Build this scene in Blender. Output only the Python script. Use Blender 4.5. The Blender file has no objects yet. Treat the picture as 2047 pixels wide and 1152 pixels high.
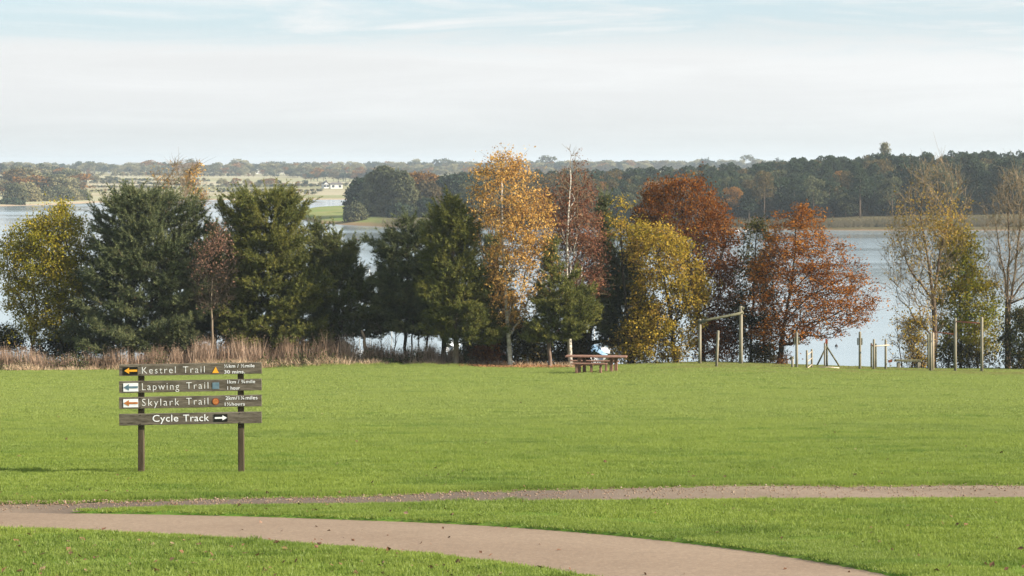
import bpy, math, random
import numpy as np
from mathutils import Vector, Euler
S = bpy.context.scene
COL = S.collection
rng = np.random.RandomState(7)
R = math.radians

# ------------------------------------------------------------------ camera, sky, sun, exposure
F = 4815.0                      # focal length in photograph pixels (2047 wide)
CAMZ = 12.0                     # eye height above the lake
HOR = 340.0                     # row of the horizon
cam_d = bpy.data.cameras.new('camera'); cam = bpy.data.objects.new('camera', cam_d); COL.objects.link(cam)
cam.location = (0, 0, CAMZ); cam.rotation_euler = (R(90), 0, 0)
cam_d.sensor_width = 36; cam_d.lens = 36 * F / 2047
cam_d.shift_y = -(576 - HOR) / 2047
cam_d.clip_start = 0.5; cam_d.clip_end = 20000
S.camera = cam

SUN_AZ, SUN_EL = R(106), R(26)   # azimuth from the view direction towards the right
w = bpy.data.worlds.new('World'); S.world = w; w.use_nodes = True
nt = w.node_tree; nt.nodes.clear()
def N(nt, t, **kw):
    n = nt.nodes.new(t)
    for k, v in kw.items(): setattr(n, k, v)
    return n
def mth(nt, op, a, b=None, c=None, clamp=False):
    n = N(nt, 'ShaderNodeMath', operation=op); n.use_clamp = clamp
    for i, v in enumerate((a, b, c)):
        if v is None: continue
        if isinstance(v, (int, float)): n.inputs[i].default_value = v
        else: nt.links.new(v, n.inputs[i])
    return n.outputs[0]
def mapr(nt, v, a, b, c=0.0, d=1.0):
    n = N(nt, 'ShaderNodeMapRange'); n.interpolation_type = 'SMOOTHSTEP'
    nt.links.new(v, n.inputs[0])
    for i, x in enumerate((a, b, c, d)): n.inputs[i + 1].default_value = x
    return n.outputs[0]
def mixc(nt, f, a, b, mode='MIX'):
    n = N(nt, 'ShaderNodeMix', data_type='RGBA', blend_type=mode)
    for s, v in ((n.inputs[0], f), (n.inputs[6], a), (n.inputs[7], b)):
        if isinstance(v, (int, float)): s.default_value = v
        elif isinstance(v, tuple): s.default_value = (*v, 1) if len(v) == 3 else v
        else: nt.links.new(v, s)
    return n.outputs[2]
sky = N(nt, 'ShaderNodeTexSky', sky_type='NISHITA'); sky.sun_disc = False
sky.sun_elevation = SUN_EL; sky.sun_rotation = SUN_AZ; sky.dust_density = 2.0; sky.air_density = 1.0
tc = N(nt, 'ShaderNodeTexCoord'); sep = N(nt, 'ShaderNodeSeparateXYZ'); nt.links.new(tc.outputs['Generated'], sep.inputs[0])
mp = N(nt, 'ShaderNodeMapping'); mp.inputs['Scale'].default_value = (7, 7, 75); nt.links.new(tc.outputs['Generated'], mp.inputs[0])
n1 = N(nt, 'ShaderNodeTexNoise'); n1.inputs['Scale'].default_value = 1.0; n1.inputs['Detail'].default_value = 8; n1.inputs['Roughness'].default_value = .62
n1.inputs['Distortion'].default_value = .5
nt.links.new(mp.outputs[0], n1.inputs[0])
mp2 = N(nt, 'ShaderNodeMapping'); mp2.inputs['Scale'].default_value = (2.2, 2.2, 28); mp2.inputs['Location'].default_value = (3.1, 1.7, 0.4)
nt.links.new(tc.outputs['Generated'], mp2.inputs[0])
n2 = N(nt, 'ShaderNodeTexNoise'); n2.inputs['Detail'].default_value = 5; n2.inputs['Scale'].default_value = 1.3; nt.links.new(mp2.outputs[0], n2.inputs[0])
z = sep.outputs[2]
# veil edge: the white layer ends about 3.3 degrees up, raggedly; blue with wisps above it
edge = mth(nt, 'ADD', z, mth(nt, 'MULTIPLY', mth(nt, 'SUBTRACT', n1.outputs[0], .5), .032))
edge = mth(nt, 'ADD', edge, mth(nt, 'MULTIPLY', mth(nt, 'SUBTRACT', n2.outputs[0], .5), .02))
veil = mapr(nt, edge, .046, .066, .98, 0.0)
wisp = mapr(nt, n1.outputs[0], .45, .68, .22, .95)
fac = mth(nt, 'MAXIMUM', veil, wisp)
streak = mapr(nt, mth(nt, 'ADD', mth(nt, 'MULTIPLY', n1.outputs[0], .6), mth(nt, 'MULTIPLY', n2.outputs[0], .4)), .38, .62, .945, 1.035)
lowgrey = mixc(nt, mapr(nt, z, .0, .035), (3.06, 3.14, 3.06), (3.80, 3.83, 3.80))
cloud = mixc(nt, 1.0, lowgrey, streak, 'MULTIPLY')
blue = mixc(nt, .6, sky.outputs[0], (2.15, 3.15, 3.85))
skyc = mixc(nt, fac, blue, cloud)
bg = N(nt, 'ShaderNodeBackground'); bg.inputs[1].default_value = 0.10
nt.links.new(skyc, bg.inputs[0]); wo = N(nt, 'ShaderNodeOutputWorld'); nt.links.new(bg.outputs[0], wo.inputs[0])

sl = bpy.data.lights.new('sun', 'SUN'); sun = bpy.data.objects.new('sun', sl); COL.objects.link(sun)
sl.energy = 5.0; sl.angle = R(.55); sl.color = (1.0, .91, .78)
sd = Vector((math.cos(SUN_EL) * math.sin(SUN_AZ), math.cos(SUN_EL) * math.cos(SUN_AZ), math.sin(SUN_EL)))
sun.rotation_euler = sd.to_track_quat('Z', 'Y').to_euler(); sun.location = (60, 20, 60)
S.view_settings.view_transform = 'Standard'; S.view_settings.look = 'None'
S.view_settings.exposure = 1.25; S.view_settings.gamma = 1; S.view_settings.use_curve_mapping = False
S.render.engine = 'CYCLES'
S.cycles.max_bounces = 6; S.cycles.diffuse_bounces = 3; S.cycles.transmission_bounces = 4; S.cycles.volume_bounces = 0
S.cycles.transparent_max_bounces = 8; S.cycles.use_adaptive_sampling = False; S.cycles.use_denoising = True; S.cycles.denoiser = 'OPENIMAGEDENOISE'; S.cycles.denoising_input_passes = 'RGB_ALBEDO_NORMAL'; S.cycles.denoising_prefilter = 'FAST'; S.cycles.sample_clamp_indirect = 4
S.cycles.caustics_reflective = False; S.cycles.caustics_refractive = False

# ------------------------------------------------------------------ helpers
def srgb(r, g, b):
    return tuple(((c / 255) / 12.92 if c / 255 <= .04045 else ((c / 255 + .055) / 1.055) ** 2.4) for c in (r, g, b))
def new_mat(name):
    m = bpy.data.materials.new(name); m.use_nodes = True; m.node_tree.nodes.clear()
    return m, m.node_tree
def out(nt, sh):
    o = N(nt, 'ShaderNodeOutputMaterial'); nt.links.new(sh, o.inputs[0])
def ramp(nt, v, cols, pos=None):
    n = N(nt, 'ShaderNodeValToRGB'); e = n.color_ramp.elements
    pos = pos or [i / (len(cols) - 1) for i in range(len(cols))]
    while len(e) < len(cols): e.new(.5)
    for el, p, c in zip(e, pos, cols): el.position = p; el.color = (*c, 1)
    nt.links.new(v, n.inputs[0]); return n.outputs[0]
def noise(nt, scale, detail=4, rough=.5, vec=None, stretch=None, coord='Object'):
    t = N(nt, 'ShaderNodeTexCoord'); v = vec or t.outputs[coord]
    if stretch:
        mp = N(nt, 'ShaderNodeMapping'); mp.inputs['Scale'].default_value = stretch; nt.links.new(v, mp.inputs[0]); v = mp.outputs[0]
    n = N(nt, 'ShaderNodeTexNoise'); n.inputs['Scale'].default_value = scale; n.inputs['Detail'].default_value = detail
    n.inputs['Roughness'].default_value = rough; nt.links.new(v, n.inputs[0]); return n.outputs[0]
def leaf_mat(name, cols, trans=.35, nscale=.9, spread=.45):
    """leaves: each leaf (mesh island) takes its own colour from the ramp, shifted clump by clump"""
    m, nt = new_mat(name)
    g = N(nt, 'ShaderNodeNewGeometry')
    nz = noise(nt, nscale, 2)
    v = mth(nt, 'ADD', mth(nt, 'MULTIPLY', g.outputs['Random Per Island'], 1 - spread), mth(nt, 'MULTIPLY', mapr(nt, nz, .3, .7), spread))
    c = ramp(nt, v, cols)
    d = N(nt, 'ShaderNodeBsdfDiffuse'); t = N(nt, 'ShaderNodeBsdfTranslucent'); mx = N(nt, 'ShaderNodeMixShader')
    nt.links.new(c, d.inputs[0]); nt.links.new(c, t.inputs[0]); mx.inputs[0].default_value = trans
    nt.links.new(d.outputs[0], mx.inputs[1]); nt.links.new(t.outputs[0], mx.inputs[2])
    out(nt, mx.outputs[0]); return m
def solid_mat(name, cols, scale=6, stretch=None, rough=.8, bump=.0, detail=6, spec=.2, pos=None, metallic=0):
    m, nt = new_mat(name)
    nz = noise(nt, scale, detail, .6, stretch=stretch)
    c = ramp(nt, nz, cols, pos or [.3 + .4 * i / max(1, len(cols) - 1) for i in range(len(cols))]) if len(cols) > 1 else None
    p = N(nt, 'ShaderNodeBsdfPrincipled'); p.inputs['Roughness'].default_value = rough
    p.inputs['Specular IOR Level'].default_value = spec; p.inputs['Metallic'].default_value = metallic
    if c is not None: nt.links.new(c, p.inputs[0])
    else: p.inputs[0].default_value = (*cols[0], 1)
    if bump:
        b = N(nt, 'ShaderNodeBump'); b.inputs['Strength'].default_value = bump; b.inputs['Distance'].default_value = .01
        nt.links.new(nz, b.inputs['Height']); nt.links.new(b.outputs[0], p.inputs['Normal'])
    out(nt, p.outputs[0]); return m

def mesh_np(name, V, faces, mats, mi=None, smooth=False):
    """faces: list of int arrays (M,k), one per face size"""
    me = bpy.data.meshes.new(name)
    V = np.asarray(V, np.float32)
    me.vertices.add(len(V)); me.vertices.foreach_set('co', V.ravel())
    loops = np.concatenate([f.ravel() for f in faces]).astype(np.int32)
    tot = np.concatenate([np.full(len(f), f.shape[1]) for f in faces]).astype(np.int32)
    st = np.concatenate([[0], np.cumsum(tot)[:-1]]).astype(np.int32)
    me.loops.add(len(loops)); me.loops.foreach_set('vertex_index', loops)
    me.polygons.add(len(tot)); me.polygons.foreach_set('loop_start', st)
    if mi is not None: me.polygons.foreach_set('material_index', np.asarray(mi, np.int32))
    if smooth: me.polygons.foreach_set('use_smooth', np.ones(len(tot), bool))
    else: me.polygons.foreach_set('use_smooth', np.zeros(len(tot), bool))
    me.update(calc_edges=True); me.validate()
    for m in (mats if isinstance(mats, (list, tuple)) else [mats]): me.materials.append(m)
    return me
def link(name, me, parent=None, loc=None, rot=None):
    o = bpy.data.objects.new(name, me); COL.objects.link(o)
    if parent is not None: o.parent = parent
    if loc is not None: o.location = loc
    if rot is not None: o.rotation_euler = rot
    return o
def tag(o, label=None, cat=None, group=None, kind=None):
    if label: o['label'] = label
    if cat: o['category'] = cat
    if group: o['group'] = group
    if kind: o['kind'] = kind
    return o
def thing(name, label, cat, loc, rz=0, group=None):
    o = bpy.data.objects.new(name, None); COL.objects.link(o); o.location = loc; o.rotation_euler = (0, 0, rz); o.empty_display_size = .3
    return tag(o, label, cat, group)

class MB:
    """collects shapes into one mesh"""
    def __init__(s): s.V = []; s.F = {}; s.n = 0
    def add(s, V, Fs):
        V = np.asarray(V, float)
        for f in Fs: s.F.setdefault(len(f), []).append([i + s.n for i in f])
        s.V.append(V); s.n += len(V); return s
    def box(s, c, d, rot=None, bev=0.0):
        x, y, z = [a / 2 for a in d]; b = min(bev, x * .9, y * .9, z * .9)
        if b <= 0:
            V = np.array([(i, j, k) for i in (-x, x) for j in (-y, y) for k in (-z, z)])
            Fs = [(0, 1, 3, 2), (4, 6, 7, 5), (0, 4, 5, 1), (2, 3, 7, 6), (0, 2, 6, 4), (1, 5, 7, 3)]
        else:   # chamfered box
            pts = []
            for i in (-1, 1):
                for j in (-1, 1):
                    for k in (-1, 1):
                        pts += [(i * x, j * (y - b), k * (z - b)), (i * (x - b), j * y, k * (z - b)), (i * (x - b), j * (y - b), k * z)]
            V = np.array(pts); idx = lambda i, j, k, a: ((i * 2 + j) * 2 + k) * 3 + a
            Fs = []
            def addf(q):
                p = V[list(q)]; nrm = np.cross(p[1] - p[0], p[2] - p[0])
                Fs.append(tuple(q) if np.dot(nrm, p.mean(0)) > 0 else tuple(reversed(q)))
            for a, (A, B) in enumerate(((1, 2), (0, 2), (0, 1))):
                for sgn in (0, 1):
                    q = []
                    for p_, q_ in ((0, 0), (1, 0), (1, 1), (0, 1)):
                        t = [0, 0, 0]; t[a] = sgn; t[A] = p_; t[B] = q_; q.append(idx(*t, a))
                    addf(q)
            for a in range(3):      # edges along axis a
                A, B = [q for q in range(3) if q != a]
                for p_ in (0, 1):
                    for q_ in (0, 1):
                        t0 = [0] * 3; t1 = [0] * 3; t0[a] = 0; t1[a] = 1
                        t0[A] = t1[A] = p_; t0[B] = t1[B] = q_
                        addf([idx(*t0, A), idx(*t0, B), idx(*t1, B), idx(*t1, A)])
            for i in (0, 1):
                for j in (0, 1):
                    for k in (0, 1): addf([idx(i, j, k, 0), idx(i, j, k, 1), idx(i, j, k, 2)])
        if rot is not None: V = V @ np.array(Euler(rot).to_matrix()).T
        return s.add(V + np.array(c), Fs)
    def tube(s, pts, rad, n=8, cap=True):
        pts = [Vector(p) for p in pts]; m = len(pts); rad = rad if isinstance(rad, (list, tuple)) else [rad] * m
        V = []; ref = None
        for i, p in enumerate(pts):
            t = (pts[min(i + 1, m - 1)] - pts[max(i - 1, 0)]).normalized()
            if ref is None: ref = Vector((1, 0, 0)) if abs(t.x) < .8 else Vector((0, 1, 0))
            a = t.cross(ref).normalized(); b = t.cross(a)
            for k in range(n):
                an = 2 * math.pi * k / n; V.append(p + (a * math.cos(an) + b * math.sin(an)) * rad[i])
        Fs = [(i * n + k, i * n + (k + 1) % n, (i + 1) * n + (k + 1) % n, (i + 1) * n + k) for i in range(m - 1) for k in range(n)]
        if cap: Fs += [tuple(reversed(range(n))), tuple((m - 1) * n + k for k in range(n))]
        return s.add([tuple(v) for v in V], Fs)
    def prism(s, poly, depth, fr):
        """poly of (x,z) extruded along y by depth, mapped by fr(x,y,z)"""
        n = len(poly); V = [fr(x, 0, z) for x, z in poly] + [fr(x, depth, z) for x, z in poly]
        Fs = [tuple(range(n)), tuple(reversed(range(n, 2 * n)))] + [(i, i + n, (i + 1) % n + n, (i + 1) % n) for i in range(n)]
        return s.add(V, Fs)
    def mesh(s, name, mat, smooth=False):
        me = bpy.data.meshes.new(name)
        me.from_pydata([tuple(v) for v in np.concatenate(s.V)], [], [f for k in s.F for f in s.F[k]])
        if smooth: me.polygons.foreach_set('use_smooth', [True] * len(me.polygons))
        me.update(); me.materials.append(mat); return me
    def build(s, name, mat, parent=None, smooth=False): return link(name, s.mesh(name, mat, smooth), parent)

# ------------------------------------------------------------------ the lie of the land
def sstep(a, b, x):
    t = np.clip((np.asarray(x, float) - a) / (b - a), 0, 1); return t * t * (3 - 2 * t)
CU = [-600, 0, 250, 520, 700, 900, 1000, 1150, 1270, 1400, 1500, 1700, 1850, 2047, 2700]
CV = [741, 741, 740, 737, 732, 733, 736, 737, 731, 727, 729, 736.5, 740.5, 741, 741]
YC = 104.0
def plane(y): return CAMZ - 1.716 - .0671 * np.asarray(y, float)
def ground_base(x, y):
    x = np.asarray(x, float); y = np.asarray(y, float)
    u = 1023.5 + F * x / np.maximum(y, 60)
    vc = np.interp(u, CU, CV); zc = CAMZ - (vc - HOR) / F * YC
    dz = zc - plane(YC)
    und = .035 * np.sin(x * .31 + 1) * np.sin(y * .19 + .5) * sstep(32, 50, y) * (1 - sstep(88, 100, y))
    a = plane(np.minimum(y, YC)) + dz * sstep(62, YC, y) + und
    d = np.maximum(y - YC, 0)
    left = 1 - sstep(-6, 3, x)
    fall = .02 * np.minimum(d, 2) + (.115 - .03 * left) * np.maximum(d - 2, 0)
    return np.maximum(a - fall, -2.5)
def ray_plane(u, v):
    Y = 1.716 / ((v - HOR) / F - .0671); return ((u - 1023.5) / F * Y, Y)
def world(u, v, Y): return ((u - 1023.5) / F * Y, Y, CAMZ - (v - HOR) / F * Y)
def smooth_line(pts, step=.25, wob=.03, seed=0):
    P = np.array([ray_plane(*p) for p in pts]); d = np.r_[0, np.cumsum(np.hypot(*np.diff(P, axis=0).T))]
    n = int(d[-1] / step); t = np.linspace(0, d[-1], n)
    x = np.interp(t, d, P[:, 0]); y = np.interp(t, d, P[:, 1])
    k = np.ones(9) / 9; xp = np.pad(x, 4, 'edge'); yp = np.pad(y, 4, 'edge')
    x = np.convolve(xp, k, 'valid'); y = np.convolve(yp, k, 'valid')
    r = np.random.RandomState(seed); q = np.convolve(r.randn(n + 4), np.ones(5) / 5, 'valid')
    return np.c_[x, y + q[:n] * wob]
tar_top = smooth_line([(-900, 1013), (-400, 1015), (0, 1018), (350, 1021), (700, 1031), (1050, 1046), (1400, 1079), (1600, 1106), (1800, 1143), (1900, 1166), (2050, 1212), (2300, 1310)], wob=.022, seed=1)
tar_bot = smooth_line([(-900, 1050), (-400, 1053), (0, 1055), (350, 1068), (700, 1094), (900, 1111), (1050, 1130), (1190, 1152), (1300, 1180), (1450, 1235), (1600, 1310)], wob=.02, seed=2)
gra_top = smooth_line([(-900, 999), (-100, 1001), (150, 999), (400, 997), (700, 989), (1000, 977), (1300, 971), (1600, 968.5), (2047, 968), (3000, 968)], wob=.15, seed=3)
gra_bot = smooth_line([(-900, 1026), (-100, 1025), (0, 1024), (115, 1022), (250, 1015), (450, 1011), (700, 1008), (1000, 1004), (1400, 1000), (1700, 997.5), (2047, 997), (3000, 997)], wob=.03, seed=4)
def poly_of(a, b): return np.vstack([a, b[::-1]])
def inside(poly, x, y):
    c = np.zeros(x.shape, bool); n = len(poly)
    for i in range(n):
        x0, y0 = poly[i]; x1, y1 = poly[(i + 1) % n]
        if y0 == y1: continue
        k = ((y0 > y) != (y1 > y)) & (x < (x1 - x0) * (y - y0) / (y1 - y0) + x0); c ^= k
    return c
def dist_lines(lines, x, y):
    d = np.full(x.shape, 1e9)
    for L in lines:
        for i in range(len(L) - 1):
            a = L[i]; b = L[i + 1] - a; q = b @ b
            t = np.clip(((x - a[0]) * b[0] + (y - a[1]) * b[1]) / max(q, 1e-9), 0, 1)
            d = np.minimum(d, (x - a[0] - t * b[0]) ** 2 + (y - a[1] - t * b[1]) ** 2)
    return np.sqrt(d)
TAR = poly_of(tar_top, tar_bot); GRA = poly_of(gra_top, gra_bot)
def path_sd(x, y):
    """negative inside a path, positive on the lawn"""
    x = np.asarray(x, float); y = np.asarray(y, float)
    res = np.full(x.shape, 9.0); k = (y > 10) & (y < 31)
    if k.any():
        xx, yy = x[k], y[k]; sd = []
        for poly, ls in ((TAR, (tar_top, tar_bot)), (GRA, (gra_top, gra_bot))):
            d = dist_lines([l[::2] for l in ls], xx, yy); sd.append(np.where(inside(poly, xx, yy), -d, d))
        res[k] = np.minimum(*sd)
    return res
def gz(x, y):
    x = np.atleast_1d(np.asarray(x, float)); y = np.atleast_1d(np.asarray(y, float))
    return ground_base(x, y)
def g1(x, y): return float(gz(x, y)[0])
def hit(u, v):
    """where the sight line through (u,v) first meets the ground"""
    Y = np.linspace(14, 135, 4000); x = (u - 1023.5) / F * Y; z = CAMZ - (v - HOR) / F * Y
    k = np.nonzero(z <= ground_base(x, Y))[0]
    Yh = Y[k[0]] if len(k) else YC
    return ((u - 1023.5) / F * Yh, Yh)

def grid_mesh(name, xs, ys, zf, mat, smooth=True):
    X, Yy = np.meshgrid(xs, ys); Z = zf(X.ravel(), Yy.ravel())
    V = np.c_[X.ravel(), Yy.ravel(), Z]; nx = len(xs); i = np.arange((len(ys) - 1) * nx).reshape(-1, nx)[:, :-1].ravel()
    return mesh_np(name, V, [np.c_[i, i + 1, i + nx + 1, i + nx]], mat, smooth=smooth)

# ------------------------------------------------------------------ materials of the land
def mat_ground():
    m, nt = new_mat('lawn_ground')
    t = N(nt, 'ShaderNodeTexCoord').outputs['Object']
    a = noise(nt, .6, 4); b = noise(nt, 14, 5, .7)
    g = mixc(nt, mapr(nt, a, .35, .65), (.09, .17, .025), (.13, .21, .035))
    g = mixc(nt, mapr(nt, b, .35, .7), g, (.09, .12, .03))
    p = N(nt, 'ShaderNodeBsdfDiffuse'); nt.links.new(g, p.inputs[0])
    # beyond the mown lawn: rough litter soil
    s = N(nt, 'ShaderNodeSeparateXYZ'); nt.links.new(t, s.inputs[0])
    rough = N(nt, 'ShaderNodeBsdfDiffuse')
    c2 = mixc(nt, mapr(nt, noise(nt, 1.6, 5, .6), .4, .6), (.075, .05, .028), (.05, .075, .018))
    nt.links.new(c2, rough.inputs[0]); mx = N(nt, 'ShaderNodeMixShader')
    yy = mth(nt, 'ADD', s.outputs[1], mth(nt, 'MULTIPLY', noise(nt, .4, 4), 2.0))
    nt.links.new(mapr(nt, yy, 105, 106), mx.inputs[0]); nt.links.new(p.outputs[0], mx.inputs[1]); nt.links.new(rough.outputs[0], mx.inputs[2])
    # bare earth in the turf's cut edge
    out(nt, mx.outputs[0]); return m
def mat_path(name, c0, c1, c2, sc):
    m, nt = new_mat(name)
    a = noise(nt, .7, 4, .5); b = noise(nt, sc, 3, .8); v = N(nt, 'ShaderNodeTexVoronoi'); v.inputs['Scale'].default_value = sc * .8
    t = N(nt, 'ShaderNodeTexCoord'); nt.links.new(t.outputs['Object'], v.inputs[0])
    c = mixc(nt, mapr(nt, a, .3, .7), c0, c1); c = mixc(nt, mapr(nt, b, .55, .75), c, c2)
    c = mixc(nt, mapr(nt, v.outputs[1], .0, 1.0, .0, .35), c, (c0[0] * .45, c0[1] * .45, c0[2] * .45))
    if 'gravel' in name:
        sx_ = N(nt, 'ShaderNodeSeparateXYZ'); nt.links.new(t.outputs['Object'], sx_.inputs[0]); c = mixc(nt, mth(nt, 'MULTIPLY', mapr(nt, sx_.outputs[0], 2.5, -.5), mapr(nt, sx_.outputs[0], -5.2, -4.0)), c, mixc(nt, b, (.06, .04, .026), (.17, .125, .09)))
    stain = noise(nt, 2.3, 6, .7, stretch=(.35, 1.4, 1)); c = mixc(nt, mapr(nt, stain, .55, .75, 0, .35), c, (c0[0] * .6, c0[1] * .6, c0[2] * .55))
    p = N(nt, 'ShaderNodeBsdfPrincipled'); p.inputs['Roughness'].default_value = .85; p.inputs['Specular IOR Level'].default_value = .25
    nt.links.new(c, p.inputs[0]); bu = N(nt, 'ShaderNodeBump'); bu.inputs['Strength'].default_value = .8; bu.inputs['Distance'].default_value = .006
    nt.links.new(b, bu.inputs['Height']); nt.links.new(bu.outputs[0], p.inputs['Normal']); out(nt, p.outputs[0]); return m
M = {}
M['ground'] = mat_ground()
M['tarmac'] = mat_path('path_surface', (.228, .157, .103), (.265, .188, .126), (.38, .30, .23), 42)
M['gravel'] = mat_path('gravel_surface', (.24, .172, .117), (.19, .135, .088), (.36, .30, .235), 26)
M['stone'] = solid_mat('pebbles', [srgb(85, 66, 50), srgb(125, 104, 86), srgb(160, 144, 126)], 9)

# ground: one sheet, fine where the paths cut it
def spaced(a, b, fine0, fine1, f, g=1.12, cap=4):
    xs = list(np.arange(fine0, fine1 + 1e-6, f)); s = f; x = fine0
    lo = []
    while x > a: s = min(s * g, cap); x -= s; lo.append(x)
    s = f; x = xs[-1]
    while x < b: s = min(s * g, cap); x += s; xs.append(x)
    return np.array(lo[::-1] + xs)
gx = spaced(-160, 160, -8, 8, .075); gy = spaced(-40, 150, 15.5, 28, .07, cap=2)
def ground_z(x, y):
    z = ground_base(x, y); sd = path_sd(x, y)
    lip = .008 * np.sin(x * 17) * np.sin(y * 13)
    return z - .048 * (1 - sstep(-.05, .03, sd))
tag(link('ground', grid_mesh('ground', gx, gy, ground_z, M['ground'])), kind='structure')
def strip(name, a, b, dz, mat, n=6, over=.05):
    m = max(len(a), len(b)); ta = np.linspace(0, 1, m)
    A = np.c_[[np.interp(ta, np.linspace(0, 1, len(a)), a[:, k]) for k in (0, 1)]].T
    B = np.c_[[np.interp(ta, np.linspace(0, 1, len(b)), b[:, k]) for k in (0, 1)]].T
    D = (B - A); L = np.hypot(*D.T)[:, None]; A = A - D / L * over; B = B + D / L * over
    V = []
    for k in range(n + 1): P = A + (B - A) * k / n; V.append(np.c_[P, plane(P[:, 1]) + (dz(P[:, 0]) if callable(dz) else dz) + .01 * math.sin(math.pi * k / n)])
    V = np.vstack(V); i = (np.arange(n)[:, None] * m + np.arange(m - 1)[None]).ravel()
    tag(link(name, mesh_np(name, V, [np.c_[i, i + m, i + m + 1, i + 1]], mat, smooth=True)), kind='structure')
strip('tarmac_path', tar_top, tar_bot, -.034, M['tarmac'])
strip('gravel_path', gra_top, gra_bot, lambda x: np.interp(x, [-4.6, -3.2], [-.0375, -.013]), M['gravel'])

# ------------------------------------------------------------------ scattering (grass, far woods)
def scatter(name, pts, rot, scl, idx, protos, kind='stuff'):
    c = bpy.data.collections.new(name + '_kinds')
    for k, me in enumerate(protos): c.objects.link(bpy.data.objects.new('%s_kind_%02d' % (name, k), me))
    me = bpy.data.meshes.new(name); me.vertices.add(len(pts)); me.vertices.foreach_set('co', np.asarray(pts, np.float32).ravel())
    for nm, ty, arr in (('rot', 'FLOAT_VECTOR', rot), ('scl', 'FLOAT_VECTOR', scl)):
        at = me.attributes.new(nm, ty, 'POINT'); at.data.foreach_set('vector', np.asarray(arr, np.float32).ravel())
    at = me.attributes.new('pick', 'INT', 'POINT'); at.data.foreach_set('value', np.asarray(idx, np.int32))
    o = link(name, me); tag(o, kind=kind)
    g = bpy.data.node_groups.new(name, 'GeometryNodeTree')
    g.interface.new_socket('Geometry', in_out='INPUT', socket_type='NodeSocketGeometry')
    g.interface.new_socket('Geometry', in_out='OUTPUT', socket_type='NodeSocketGeometry')
    gi = g.nodes.new('NodeGroupInput'); go = g.nodes.new('NodeGroupOutput'); ip = g.nodes.new('GeometryNodeInstanceOnPoints')
    ci = g.nodes.new('GeometryNodeCollectionInfo'); ci.inputs[0].default_value = c; ci.inputs[1].default_value = True; ci.inputs[2].default_value = True
    def attr(nm, ty):
        n = g.nodes.new('GeometryNodeInputNamedAttribute'); n.data_type = ty; n.inputs[0].default_value = nm; return n.outputs[0]
    L = g.links.new
    L(gi.outputs[0], ip.inputs['Points']); L(ci.outputs[0], ip.inputs['Instance']); ip.inputs['Pick Instance'].default_value = True
    L(attr('pick', 'INT'), ip.inputs['Instance Index']); L(attr('rot', 'FLOAT_VECTOR'), ip.inputs['Rotation']); L(attr('scl', 'FLOAT_VECTOR'), ip.inputs['Scale'])
    L(ip.outputs[0], go.inputs[0])
    md = o.modifiers.new('scatter', 'NODES'); md.node_group = g
    return o

def mat_grass():
    m, nt = new_mat('grass_blades')
    g = N(nt, 'ShaderNodeNewGeometry'); oi = N(nt, 'ShaderNodeObjectInfo')
    pos = g.outputs['Position']
    big = noise(nt, .35, 4, .6, vec=pos); mid = noise(nt, 2.4, 4, .6, vec=pos, stretch=(.6, 1.6, 1))
    v = mth(nt, 'ADD', mth(nt, 'MULTIPLY', g.outputs['Random Per Island'], .4), mth(nt, 'MULTIPLY', mapr(nt, mid, .3, .7), .6))
    c = ramp(nt, v, [(.095, .15, .026), (.155, .218, .04), (.21, .272, .058), (.265, .32, .09)], [0, .35, .7, 1])
    c = mixc(nt, mapr(nt, big, .35, .62, 0, .6), c, (.25, .31, .055))
    sp = N(nt, 'ShaderNodeSeparateXYZ'); nt.links.new(pos, sp.inputs[0])
    c = mixc(nt, mapr(nt, sp.outputs[1], 28, 60, 0, .55), c, (.30, .345, .10))   # drier turf further down the slope
    worn = mth(nt, 'MULTIPLY', mth(nt, 'MULTIPLY', mapr(nt, sp.outputs[1], 84, 95), mapr(nt, sp.outputs[0], 2, 8)), mapr(nt, noise(nt, .35, 5, .65, vec=pos, stretch=(.6, 1, 1)), .42, .6))
    c = mixc(nt, mth(nt, 'MULTIPLY', worn, .6), c, (.25, .215, .085))   # trodden turf round the exercise posts
    clover = mapr(nt, noise(nt, .9, 5, .7, vec=pos, stretch=(.5, 1.3, 1)), .56, .66, 0, .45); c = mixc(nt, clover, c, (.10, .185, .03))
    d = N(nt, 'ShaderNodeBsdfDiffuse'); t = N(nt, 'ShaderNodeBsdfTranslucent'); mx = N(nt, 'ShaderNodeMixShader'); mx.inputs[0].default_value = .45
    nt.links.new(c, d.inputs[0]); nt.links.new(c, t.inputs[0]); nt.links.new(d.outputs[0], mx.inputs[1]); nt.links.new(t.outputs[0], mx.inputs[2])
    gl = N(nt, 'ShaderNodeBsdfGlossy'); gl.inputs['Roughness'].default_value = .45; m2 = N(nt, 'ShaderNodeMixShader'); m2.inputs[0].default_value = .012
    nt.links.new(mx.outputs[0], m2.inputs[1]); nt.links.new(gl.outputs[0], m2.inputs[2]); out(nt, m2.outputs[0]); return m
M['grass'] = mat_grass()
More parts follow.
